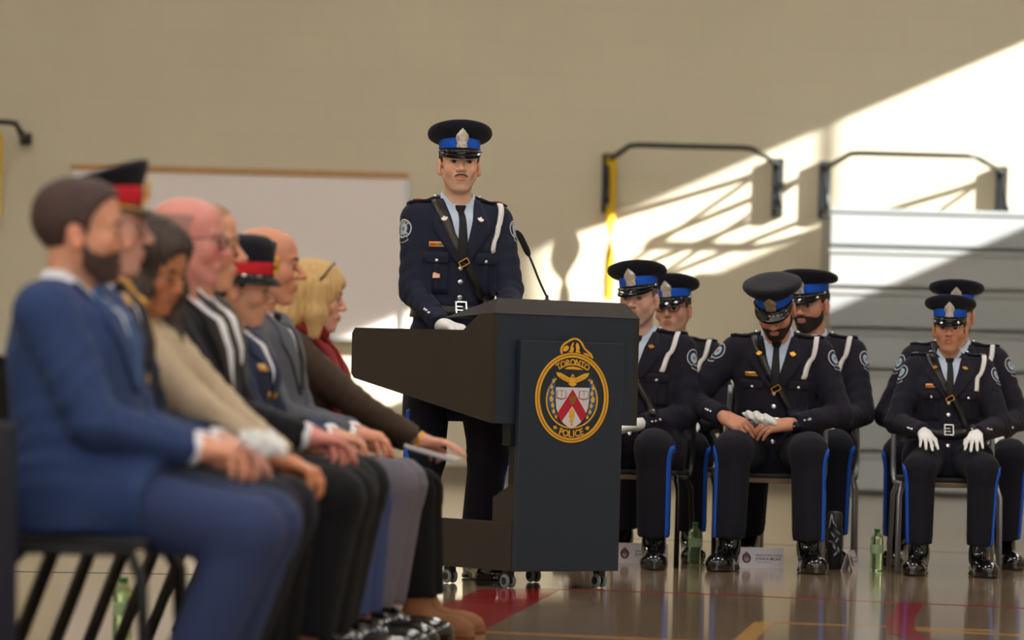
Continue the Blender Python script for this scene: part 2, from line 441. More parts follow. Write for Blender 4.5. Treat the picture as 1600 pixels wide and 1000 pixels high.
class Person:
    def __init__(s, **c):
        s.c = c; s.s = c.get('scale', 1.0); k = 1/s.s
        s.female = c.get('female', False)
        s.hip = A(c.get('hx', 0.0)*k, 0, c['hip']*k)
        s.T = rot(c.get('twist', 0), c.get('lean', 0.0), c.get('tilt', 0))
        s.standing = c.get('standing', False)
        s.tz = c.get('tz', 1.0); s.Ts = (s.T*np.array([1, 1, s.tz])).astype(f32)
        s.W = c.get('wide', 1.0)
        s.parts = []
        s.root = None
        s.solve()
    def tp(s, x, y, z): return s.hip + s.Ts @ A(x, y, z)
    def fr(s): return (s.hip, s.Ts)
    def obj(s, name, V, F, m, parent=None, **kw):
        return mk(name, np.asarray(V, dtype=f32)*s.s, F, m, parent or s.root, **kw)
    def solve(s):
        c = s.c; k = 1/s.s; s.arm = {}; s.leg = {}
        sw = c.get('sw', 0.178 if not s.female else 0.158)*s.W**0.5
        for sg, key in ((1, 'L'), (-1, 'R')):
            S = s.tp(c.get('shf', 0.0), sg*sw, c.get('shz', 0.428)); wr = A(*c['wrist'+key])*k
            E, Wr = ik(S, wr, 0.295, 0.262, c.get('pole'+key, (-0.6, sg*0.9, -0.8)))
            s.arm[sg] = (S, E, Wr)
            H = s.hip + A(0.0, sg*0.088, -0.01); an = A(*c['ankle'+key])*k
            K, An = ik(H, an, c.get('thigh', 0.44), c.get('shin', 0.425), c.get('kpole'+key, (1, sg*c.get('kout', 0.15), 0.6)))
            s.leg[sg] = (H, K, An)
        s.NB = s.tp(-0.004, 0, 0.475)
        hp = c.get('head', (0, 0, 0)); s.HR = rot(*hp)
        nk = c.get('neck', 0.158)
        s.HC = s.NB + s.T @ A(0.018+c.get('hfwd', 0.0), c.get('hside', 0.0), nk*0.55) + s.HR @ A(0.012, 0, nk*0.45)
    # ---- surfaces
    def torso_f(s, P, g=0.0):
        q = (P - s.hip) @ s.T; W = s.W; c = s.c
        x, y, z = q[:,0], q[:,1], q[:,2]/s.tz
        if s.standing:
            zs = [-0.26,-0.12,0.0,0.13,0.22,0.34,0.42,0.47,0.505,0.53]
            ws = [0.200,0.198,0.186,0.160,0.168,0.184,0.168,0.112,0.074,0.055]; ds = [0.150,0.145,0.138,0.118,0.122,0.128,0.108,0.084,0.064,0.050]
        else:
            zs = [-0.10,-0.03,0.04,0.13,0.22,0.34,0.42,0.47,0.505,0.53]
            ws = [0.200,0.198,0.190,0.170,0.172,0.184,0.168,0.112,0.074,0.055]; ds = [0.140,0.150,0.148,0.130,0.126,0.128,0.108,0.084,0.064,0.050]
        if s.female: ws = [a*b for a, b in zip(ws, [1,1,0.98,0.90,0.90,0.89,0.88,0.88,0.9,0.9])]
        bl = c.get('belly', 0.0)
        w_ = np.interp(z, zs, ws).astype(f32)*W + g; d_ = np.interp(z, zs, ds).astype(f32)*W**0.7 + g
        cx = (bl*np.exp(-((z-0.10)/0.13)**2)).astype(f32); d_ = d_ + cx
        r = (np.abs((x-cx*0.6)/d_)**2.25 + np.abs(y/w_)**2.25)**(1/2.25)
        f = (r-1)*np.minimum(d_, w_)
        f = smax(f, (z-0.486+0.50*x)*0.88, 0.012); f = smax(f, zs[0]-z, 0.015)
        if s.female:
            qq = q.copy(); qq[:,1] = np.abs(qq[:,1])
            f = smin(f, ell(qq, (0.085,0.075,0.315), (0.062,0.070,0.068)), 0.05)
        return f
    def tunic_f(s, P):
        c = s.c; f = s.torso_f(P, c.get('loose', 0.006)); W = s.W**0.5; sl = c.get('sleeve', 1.0)
        for sg in (1, -1):
            S, E, Wr = s.arm[sg]
            f = smin(f, rcone(P, s.tp(-0.008, sg*0.05, 0.457), S + s.T@A(0,0,0.004), 0.046*W, 0.058*W), 0.05)
            up = rcone(P, S, E, 0.066*W*sl, 0.054*W*sl)
            u = Wr-E; u = u/np.linalg.norm(u); fore = rcone(P, E, Wr+u*0.06, 0.053*W*sl, 0.042*sl)
            fore = smax(fore, (P-Wr)@u + 0.012, 0.006)
            dw = (P-E)@((E-S)/np.linalg.norm(E-S))
            for kk, (cen, ax, wl, rad, amp) in enumerate(((E, u, 0.040, 0.080, 0.0030), (E*0.55+S*0.45, (E-S)/np.linalg.norm(E-S)+A(0.3,0.2,0.2), 0.055, 0.10, 0.0030), (E*0.4+Wr*0.6, u+A(0.3,-0.3,0.1), 0.05, 0.08, 0.0026))):
                d2 = ((P-cen)**2).sum(1)
                wv = np.sin(((P-cen)@ax.astype(f32))*(2*PI/wl) + kk)*amp*np.exp(-d2/(rad*rad))
                up = up + wv; fore = fore + wv
            f = smin(f, up, 0.022); f = smin(f, smin(up, fore, 0.02), 0.010)
            if not s.standing and c.get('skirt', 0.45) > 0:
                H, K, An = s.leg[sg]; e = H+(K-H)*c.get('skirt', 0.45)
                g = rcone(P, H+A(0,sg*0.015,0.02), e+A(0,sg*0.012,0.012), 0.112*W, 0.098*W)
                dd = (K-H)/np.linalg.norm(K-H)
                g = smax(g, (P-e)@dd, 0.012)
                f = smin(f, g, 0.035)
        q = (P-s.hip)@s.T; q[:,2] /= s.tz
        # soft drag folds across the waist and the chest
        f = f + 0.0028*np.sin(q[:,2]*95 + q[:,1]*38)*np.exp(-((q[:,2]-0.10)/0.09)**2) + 0.0016*np.sin(q[:,1]*60+q[:,2]*30)*np.exp(-((q[:,2]-0.30)/0.12)**2)
        return f
    def trouser_f(s, P):
        c = s.c; W = s.W**0.5; f = None; lw = c.get('legw', 1.0)
        if s.standing: f = ell(P, s.hip+A(0,0,0.0), (0.125*W,0.172*W,0.13))
        else: f = ell(P, s.hip+A(-0.01,0,-0.005), (0.145*W,0.180*W,0.098))
        g = None
        for sg in (1, -1):
            H, K, An = s.leg[sg]; u = (An-K)/np.linalg.norm(An-K); kn = (K-H)/np.linalg.norm(K-H)
            th = rcone(P, H, K, 0.096*W*lw, 0.076*W*lw)
            sh = rcone(P, K, An+u*0.06, 0.076*W*lw, c.get('cuff', 0.068)*lw)
            sh = smax(sh, (P-An)@u - c.get('hem', -0.045), 0.008)
            d2 = ((P-K)**2).sum(1); cr = np.sin(((P-K)@(u*0.8+kn*0.5).astype(f32))*(2*PI/0.042))*0.0022*np.exp(-d2/0.0075)
            d3 = ((P-An)**2).sum(1); cr2 = np.sin(((P-An)@u)*(2*PI/0.06)+2.0)*0.0022*np.exp(-d3/0.012)
            fr_ = (P-K); lat = fr_[:,1]-((fr_@u)*u[1]); fo = fr_[:,0]-((fr_@u)*u[0])
            crease = -0.0035*np.exp(-(lat/0.010)**2)*np.clip(fo/0.03, 0, 1)*np.clip((fr_@u)/0.05, 0, 1)
            leg = smin(th, sh, 0.035) + cr + cr2 + crease
            g = leg if g is None else smin(g, leg, 0.012)
        f = smin(f, g, 0.035)
        return f
    # ---- building blocks
    def build_body(s, label, cat='person', group=None):
        c = s.c; pr = c.get('face', {}); skin = np.array(lin(c['skin'])); k = c.get('hsc', 1.0)
        HR, HC = s.HR, s.HC
        nb = ((s.NB - s.T@A(0,0,0.05) - HC) @ HR)/k
        nw = c.get('neckw', 1.0 if not s.female else 0.84)
        def hf(Q):
            f = head_sdf(Q, pr, ears=not c.get('noears', False))
            f = smin(f, rcone(Q, A(-0.022,0,-0.055), nb, 0.053*nw, 0.060*nw), 0.022)
            return f
        zlo = min(-0.16, float(nb[2])-0.03)
        V, F = nets(hf, (min(-0.13, nb[0]-0.07), -0.105, zlo), (0.15, 0.105, 0.14), 0.0036)
        C = np.repeat(skin[None], len(V), 0)
        x, y, z = V[:,0], V[:,1], V[:,2]
        lipm = np.clip(1.3-np.sqrt(((x-0.1)/0.016)**2+(y/0.023)**2+((z+0.0655)/0.0105)**2), 0, 1)*np.clip(3,0,1)
        lipc = np.array(lin(pr.get('lipc', (176, 104, 92))))
        C = C + (lipc-C)*np.clip(lipm*2, 0, 1)[:,None]*0.8
        ck = np.exp(-(((x-0.075)/0.03)**2+((np.abs(y)-0.042)/0.02)**2+((z+0.028)/0.022)**2))
        ck = np.maximum(ck, 0.8*np.exp(-(((x-0.118)/0.02)**2+(y/0.016)**2+((z+0.03)/0.016)**2)))
        ck = np.maximum(ck, 0.7*np.exp(-((np.abs(y)-0.085)/0.012)**2))
        C = C*(1+ck[:,None]*np.array([0.06,-0.14,-0.16])*pr.get('blush', 1.0))
        st = pr.get('stubble', 0.0)
        if st:
            m = np.clip((-(z+0.045)-0.35*(0.06-x))/0.02, 0, 1)*np.clip((x+0.02)/0.02, 0, 1)*np.clip((z+0.135)/0.015, 0, 1)*(1-np.clip(lipm*2,0,1))
            C = C*(1-st*m[:,None]*np.array([0.55,0.5,0.42]))
        V = V*k
        allV = [HC + V@HR.T]; allF = [F]; allC = [C]; n = len(V)
        s.headF = hf
        # hands
        s.handf = {}
        for sg, key in ((1,'L'),(-1,'R')):
            S, E, Wr = s.arm[sg]
            u = (Wr-E)/np.linalg.norm(Wr-E)
            fd, up = frame3(c.get('fdir'+key, u), c.get('hup'+key, (0,0,1)))
            th = np.cross(up, fd)*(-sg)       # thumb on the inner side for palm-down hands
            R = np.stack([fd, th, up], 1)
            fat = (1.06 if c.get('gloves') else 1.0)*(0.88 if s.female else 1.0)
            W0 = Wr + fd*c.get('hoff', 0.012)
            cu = c.get('curl'+key, 0.25)
            fn = lambda P, W0=W0, R=R, cu=cu, fat=fat: hand_sdf(P, W0, R, cu, 1, c.get('spread', 1.0), c.get('thumb', 0.2), fat)
            ctr = W0 + fd*0.08
            V2, F2 = nets(fn, ctr-0.15, ctr+0.15, 0.0042 if c.get('handfine', True) else 0.006)
            s.handf[sg] = (V2, F2, fn, R, W0)
            if not c.get('gloves'):
                allV.append(V2); allF.append(F2 + n); n += len(V2)
                kn = np.repeat(skin[None], len(V2), 0)*np.array([1.02,0.94,0.92]); allC.append(kn)
        # the rest of the body under the clothes
        m = MB()
        def tb(a, b, ra, rb): m.tube([a, (np.asarray(a)+np.asarray(b))/2, b], [ra, (ra+rb)/2, rb], 8)
        tb(s.tp(0,0,-0.02), s.tp(-0.01,0,0.38), 0.10, 0.07)
        tb(s.tp(-0.01,0,0.34), s.NB, 0.05, 0.045)
        for sg in (1,-1):
            S, E, Wr = s.arm[sg]; H, K, An = s.leg[sg]
            tb(s.tp(-0.01,0,0.38), S, 0.04, 0.035); tb(S, E, 0.04, 0.034); tb(E, Wr, 0.034, 0.024)
            tb(s.hip, H, 0.07, 0.06); tb(H, K, 0.06, 0.045); tb(K, An, 0.042, 0.032)
        MV = np.array(m.V, dtype=f32)
        F = [list(map(int, q)) for a in allF for q in a.tolist()] + [[i+n for i in q] for q in m.F]
        allV.append(MV); allC.append(np.repeat(skin[None], len(MV), 0))
        o = mk('person', np.concatenate(allV)*s.s, F, SKIN, None, cols=np.concatenate(allC))
        o.location = (c['loc'][0], c['loc'][1], c.get('z', 0.0)); o.rotation_euler = (0, 0, c['rz'])
        tag(o, label, cat, group); s.root = o
        # eyes
        gz = c.get('gaze', (0,0))
        for sg in (1,-1):
            V = []; Fq = []; n1, n2 = 12, 10
            g = rot(gz[0], gz[1], 0)
            for i in range(n2+1):
                a = PI*i/n2
                for j in range(n1):
                    b = 2*PI*j/n1; V.append((math.cos(a), math.sin(a)*math.cos(b), math.sin(a)*math.sin(b)))
            for i in range(n2):
                for j in range(n1): Fq.append([i*n1+j, i*n1+(j+1)%n1, (i+1)*n1+(j+1)%n1, (i+1)*n1+j])
            V = np.array(V); cc = np.where(V[:,0:1] > math.cos(0.66), np.array([lin(pr.get('iris', (34,22,16)))]), np.array([lin((186,174,168))]))
            V = (V@g.T)*0.0128 + np.array([0.0815, sg*0.031, 0.001])
            s.obj('eye', HC + (V*k)@HR.T, Fq, EYE, cols=cc)
            b = MB(); b.tube([(0.0815+0.0152*math.cos(a), sg*0.031+0.0152*math.sin(a), 0.0052-0.0030*abs(math.sin(a))) for a in np.linspace(-1.0, 1.0, 9)], 0.0011, 5)
            s.obj('eyelash', HC + (np.array(b.V, dtype=f32)*k)@HR.T, b.F, mat('lash_dark', (34, 24, 22), 0.8))
        # eyebrows
        if c.get('brow'):
            bm = mat('brow_%d_%d_%d' % c['brow'], c['brow'], 0.9, bump=0.4, bscale=400)
            hb = lambda P: head_sdf(P, pr, ears=False)
            for sg in (1,-1):
                pts = [(0.11, sg*0.014, 0.0215), (0.105, sg*0.030, 0.0265), (0.09, sg*0.048, 0.0220)]
                V, Fq = ribbon(hb, pts, [0.007,0.008,0.003], 0.0020, 0.004, 10)
                s.obj('eyebrow', HC + (V*k)@HR.T, Fq, bm)
        return o
    def head_part(s, name, fn, lo, hi, h, m, parent=None):
        k = s.c.get('hsc', 1.0)
        V, F = nets(fn, lo, hi, h)
        return s.obj(name, s.HC + (V*k)@s.HR.T, F, m, parent)
    def hair(s, line, th, m, strand=0.0, top=None, name='hair', zmax=None):
        """line: hairline z as a function of x; th: thickness"""
        xs, zs = zip(*line); pr = s.c.get('face', {})
        def fn(P):
            f = head_sdf(P, pr, ears=False, nose=False)
            t = th + (top or 0.0)*np.clip((P[:,2]-0.05)/0.06, 0, 1)
            if strand: t = t + strand*np.sin(P[:,1]*420+P[:,0]*150+P[:,2]*90) + strand*np.sin(P[:,2]*300-P[:,1]*200)
            reg = (np.interp(P[:,0], xs, zs).astype(f32) - P[:,2])*0.75
            if zmax is not None: reg = np.maximum(reg, P[:,2]-zmax)
            ear = -ell(P, (-0.008,0,-0.018), (0.027,0.2,0.038))
            f = smax(f - t, reg, 0.008)
            return smax(f, ear, 0.006)
        return s.head_part(name, fn, (-0.14,-0.11,-0.13), (0.13,0.11,0.16), 0.004, m)
    def beard(s, th, m, top=-0.045, name='beard', low=True, mous=True):
        pr = s.c.get('face', {})
        def fn(P):
            y = np.abs(P[:,1]); f = head_sdf(P, pr, ears=False, nose=False)
            t = th*np.clip((0.13+P[:,2]+0.0)/0.02, 0.2, 1)*(0.9+0.1*np.sin(P[:,1]*500)*np.sin(P[:,2]*420+P[:,0]*300))
            # upper line runs from the ear down to below the cheek and up to the moustache
            ln = np.interp(P[:,0], [-0.02,0.0,0.03,0.055,0.075,0.09,0.12], [0.02,-0.005,-0.045,-0.056,-0.052,-0.045,-0.044]).astype(f32)
            f = smax(f - t, (P[:,2]-ln)*0.8, 0.006)
            f = smax(f, -(P[:,0]-0.006), 0.012)
            f = smax(f, -ell(P, (0.103,0,-0.0665), (0.03,0.021,0.0095)), 0.003)
            return f
        return s.head_part(name, fn, (-0.03,-0.09,-0.15), (0.13,0.09,0.03), 0.0036, m)
    def moustache(s, m, th=0.004):
        pr = s.c.get('face', {}); hb = lambda P: head_sdf(P, pr, ears=False, nose=False)
        V, F = ribbon(hb, [(0.100,-0.030,-0.0600),(0.115,-0.017,-0.0530),(0.12,0,-0.0510),(0.115,0.017,-0.0530),(0.100,0.030,-0.0600)], [0.0025,0.0075,0.0065,0.0075,0.0025], 0.0045, 0.006, 22)
        k = s.c.get('hsc', 1.0)
        return s.obj('moustache', s.HC + (V*k)@s.HR.T, F, m)
    def tunic(s, m, name='tunic', h=0.0085):
        lo = np.min([p for sg in (1,-1) for p in s.arm[sg]] + [s.tp(0,0,-0.28 if s.standing else -0.13)] + [s.NB], axis=0) - 0.24
        hi = np.max([p for sg in (1,-1) for p in s.arm[sg]] + [s.leg[1][1], s.leg[-1][1]] + [s.NB], axis=0) + 0.16
        if s.standing: lo[2] = float(s.hip[2])-0.30
        else: hi[0] = max(float(s.hip[0])+0.42, max(float(s.arm[g][2][0]) for g in (1,-1))+0.08)
        V, F = nets(s.tunic_f, lo, hi, h)
        s.tun = s.obj(name, V, F, m); return s.tun
    def trousers(s, m, h=0.0095):
        P = [p for sg in (1,-1) for p in s.leg[sg]]
        lo = np.min(P, axis=0)-0.2; hi = np.max(P, axis=0)+0.17; lo[2] = 0.03
        V, F = nets(s.trouser_f, lo, hi, h)
        s.tro = s.obj('trousers', V, F, m); return s.tro
    def stripe(s, m, w=0.030):
        for sg in (1,-1):
            H, K, An = s.leg[sg]; o = A(0.035, sg*0.16, 0)
            u = An-K; pts = [H+(K-H)*0.60+o+A(0,0,0.02), H+(K-H)*0.85+o, K+o*0.9+A(0.03,0,-0.02), K+u*0.3+o*0.8+A(0.03,0,0), K+u*0.65+o*0.8+A(0.03,0,0), An+o*0.8-u*0.09+A(0.03,0,0)]
            V, F = ribbon(s.trouser_f, pts, w, 0.0025, 0.004, 40)
            s.obj('side_stripe', V, F, m, s.tro)
    def shoes(s, m, laces=False, boot=True, L=0.285, sock=None):
        for sg, key in ((1,'L'),(-1,'R')):
            H, K, An = s.leg[sg]; yaw = s.c.get('toe'+key, sg*0.2); R = rot(yaw, 0, 0); k = 1/s.s
            def fn(P, An=An, R=R):
                q = (P - A(An[0], An[1], 0)) @ R*A(1, 0.88, 1)
                f = ell(q, (0.11*L/0.27,0,0.034), (0.105*L/0.27,0.046,0.050))
                f = smin(f, ell(q, (0.155*L/0.27,0,0.030), (0.072,0.047,0.034)), 0.03)
                f = smin(f, ell(q, (-0.02,0,0.045), (0.055,0.037,0.055)), 0.03)
                f = smin(f, rcone(q, (0.035,0,0.065), (0.0,0,0.11 if boot else 0.085), 0.042, 0.041), 0.03)
                if boot: f = smin(f, rcone(q, (0,0,0.09), (An[0]-An[0],0,0.17), 0.041, 0.043), 0.02)
                f = smax(f, 0.012-q[:,2], 0.004)
                sole = smax(smin(ell(q, (0.125*L/0.27,0,0.0), (0.108,0.050,0.2)), ell(q, (-0.02,0,0.0), (0.058,0.040,0.2)), 0.04), np.abs(q[:,2]-0.011)-0.010, 0.004)
                f = smin(f, sole, 0.002)
                return f
            c0 = A(An[0], An[1], 0) + R@A(0.07,0,0)
            V, F = nets(fn, c0-A(0.2,0.2,0.0)-A(0,0,0.01), c0+A(0.2,0.2,0.2), 0.0052)
            o = s.obj('shoe', V, F, m)
            if laces:
                for i in range(5):
                    a = 0.055+0.017*i*0.85; x = 0.125-0.022*i
                    base = A(An[0],An[1],0)
                    p0 = base+R@A(x,-0.022,0.12); p1 = base+R@A(x-0.006,0,0.14); p2 = base+R@A(x-0.012*((i%2)*2-1),0.022,0.12)
                    Vl, Fl = ribbon(fn, [p0,p1,p2], 0.006, 0.003, 0.004, 8)
                    s.obj('lace', Vl, Fl, LACE, o)
    def glove(s, m):
        for sg in (1,-1):
            V, F, fn, R, W0 = s.handf[sg]
            s.obj('glove', V, F, m)
    def neck_axes(s):
        nd = s.HC - s.NB; nd = nd/np.linalg.norm(nd)
        up = s.T @ A(0,0,1)*0.6 + nd*0.4; up /= np.linalg.norm(up)
        fx = s.T@A(1,0,0); fx = fx-up*float(fx@up); fx /= np.linalg.norm(fx)
        return up, fx, np.cross(up, fx)
    def neck_f(s, P):
        nw = s.c.get('neckw', 1.0 if not s.female else 0.84)
        return smin(s.tunic_f(P), rcone(P, s.NB - s.T@A(0,0,0.06), s.NB + (s.HC-s.NB)*0.04, 0.066*nw, 0.060*nw), 0.012)
    def collar_shirt(s, m, tie=None, vlow=0.27, vw=0.056, knot=True):
        f = s.neck_f; fr = s.fr()
        rows = [(vlow+(0.482-vlow)*t, -(0.004+vw*t), (0.004+vw*t)) for t in np.linspace(0,1,18)]
        V, F = rows_patch(f, fr, rows, 9, 0.0045, 0.008)
        sh = s.obj('shirt', V, F, m)
        # collar: a band round the neck, folded, lower in front
        m2 = MB(); n = 28; Vc = []; nw = s.c.get('neckw', 1.0 if not s.female else 0.84)
        up, fx, ly = s.neck_axes()
        base = s.NB + up*0.012
        prof = [(0.060,-0.01),(0.0600,0.038),(0.0630,0.046),(0.068,0.036),(0.081,-0.004)]
        for i in range(n+1):
            a = 0.30 + (2*PI-0.60)*i/n; fc = max(0, math.cos(a))
            for r, z in prof:
                dz = -0.030*fc - 0.030*fc**4 - (0.022*fc**6 if z < 0 and r > 0.07 else 0)
                Vc.append(base + (fx*math.cos(a)*1.02 + ly*math.sin(a))*(r*nw if r < 0.07 else r*nw*(1+0.10*fc)) + up*(z+dz))
        nc = len(prof); Fc = [[i*nc+j, (i+1)*nc+j, (i+1)*nc+j+1, i*nc+j+1] for i in range(n) for j in range(nc-1)]
        s.obj('shirt_collar', np.array(Vc), Fc, m, sh)
        if tie:
            rows = [(vlow+(0.462-vlow)*t, -(0.012+0.010*(1-t)), (0.012+0.010*(1-t))) for t in np.linspace(0,1,16)]
            V, F = rows_patch(f, fr, rows, 5, 0.0095, 0.008)
            t = s.obj('tie', V, F, tie)
            kn, _ = s.front_pt(0.0, 0.462, f=s.neck_f, off=0.005)
            R = np.stack([fx, ly, up], 1)
            def kf(P):
                q = (P-kn)@R; ww = np.interp(q[:,2], [-0.02,0.016], [0.010,0.019]).astype(f32)
                return np.maximum((np.sqrt((q[:,0]/0.012)**2+(q[:,1]/ww)**2)-1)*0.01, np.abs(q[:,2])-0.017)-0.002
            V, F = nets(kf, kn-0.035, kn+0.035, 0.004)
            s.obj('tie_knot', V, F, tie, t)
        return sh
    def lapels(s, m, vlow=0.27, vw=0.056, notch=0.40, wide=0.10, collar=True, offs=0.0085, cz=0.0):
        f = s.tunic_f; fr = s.fr(); out = []
        for sg in (1,-1):
            rows = []
            for t in np.linspace(0,1,14):
                v = vlow-0.012+(0.495-vlow+0.012)*t; inn = max(0.0, vw*(v-vlow)/(0.50-vlow))
                tn = (notch-vlow)/(0.495-vlow)
                o = inn+0.012+(wide-0.012-inn*0.55)*(t/tn)**0.8 if t <= tn else wide+0.012-(wide+0.012-vw-0.022)*((t-tn)/(1-tn))
                rows.append((v, sg*inn, sg*o))
            V, F = rows_patch(f, fr, rows, 5, offs, 0.008)
            out.append(s.obj('lapel', V, F, m, s.tun))
        if collar:
            up, fx, ly = s.neck_axes(); base = s.NB + up*(0.006+cz); n = 30; V = []; nw = s.c.get('neckw', 1.0 if not s.female else 0.88)
            prof = [(0.066,-0.010),(0.0685,0.034),(0.0725,0.038),(0.079,0.030),(0.092,0.004),(0.112,-0.030)]
            for i in range(n+1):
                a = 0.66 + (2*PI-1.32)*i/n; fc = max(0, math.cos(a))
                for r, z in prof: V.append(base + (fx*math.cos(a)*1.0 + ly*math.sin(a))*r*nw + up*(z-0.034*fc-0.02*fc**3))
            nc = len(prof); F = [[i*nc+j, (i+1)*nc+j, (i+1)*nc+j+1, i*nc+j+1] for i in range(n) for j in range(nc-1)]; V = np.array(V)
            s.obj('collar', V, F, m, s.tun)
        return out
    def front_pt(s, y, z, f=None, off=0.0):
        P, N = march(f or s.tunic_f, [s.tp(0.3, y, z)], s.T@A(-1,0,0)); return P[0]+N[0]*off, N[0]
    def disc(s, name, y, z, r, m, parent=None, th=0.005, f=None):
        p, n = s.front_pt(y, z, f)
        return s.dome(name, p, n, r, th, m, parent)
    def dome(s, name, p, n, r, th, m, parent=None, k=12):
        n = Vector(n.tolist()).normalized(); x = n.orthogonal().normalized(); y = n.cross(x); p = Vector(p.tolist())
        V = []; F = []; prof = [(1,-0.3),(1,0.35),(0.8,0.8),(0.4,1.0)]
        for r_, z_ in prof:
            for i in range(k):
                a = 2*PI*i/k; V.append(p+(x*math.cos(a)+y*math.sin(a))*r*r_+n*th*z_)
        V.append(p+n*th*1.05)
        for j in range(len(prof)-1):
            for i in range(k): F.append([j*k+i, j*k+(i+1)%k, (j+1)*k+(i+1)%k, (j+1)*k+i])
        for i in range(k): F.append([(len(prof)-1)*k+i, (len(prof)-1)*k+(i+1)%k, len(V)-1])
        return s.obj(name, np.array([v[:] for v in V]), F, m, parent or s.tun)
    def plate(s, name, poly, p, n, up, m, th=0.004, parent=None):
        """flat badge: polygon in (right, up) metres at p, facing n"""
        n = Vector(np.asarray(n).tolist()).normalized(); u = Vector(np.asarray(up).tolist()); u = (u-n*u.dot(n)).normalized(); r = u.cross(n); p = Vector(np.asarray(p).tolist())
        N = len(poly); V = [p+r*a+u*b-n*th*0.5 for a, b in poly]+[p+r*a+u*b+n*th for a, b in poly]
        F = [list(range(N))[::-1], list(range(N,2*N))]+[[i,(i+1)%N,N+(i+1)%N,N+i] for i in range(N)]
        return s.obj(name, np.array([v[:] for v in V]), F, m, parent or s.tun, smooth=False)

LEAF = [(0,1),(0.16,0.66),(0.34,0.76),(0.28,0.30),(0.52,0.52),(0.60,0.38),(0.98,0.42),(0.84,0.10),(0.94,0.0),(0.50,-0.34),(0.56,-0.52),(0.06,-0.44),(0.05,-0.9)]
LEAF = LEAF + [(-x, y) for x, y in LEAF[::-1][:-1]]
BADGE = [(0,1.0),(0.10,0.96),(0.16,0.84),(0.34,0.80),(0.50,0.62),(0.86,0.34),(0.95,0.02),(0.82,-0.30),(0.70,-0.48),(0.78,-0.96),(0,-1.0)]
BADGE = BADGE + [(-x, y) for x, y in BADGE[::-1][1:-1]]

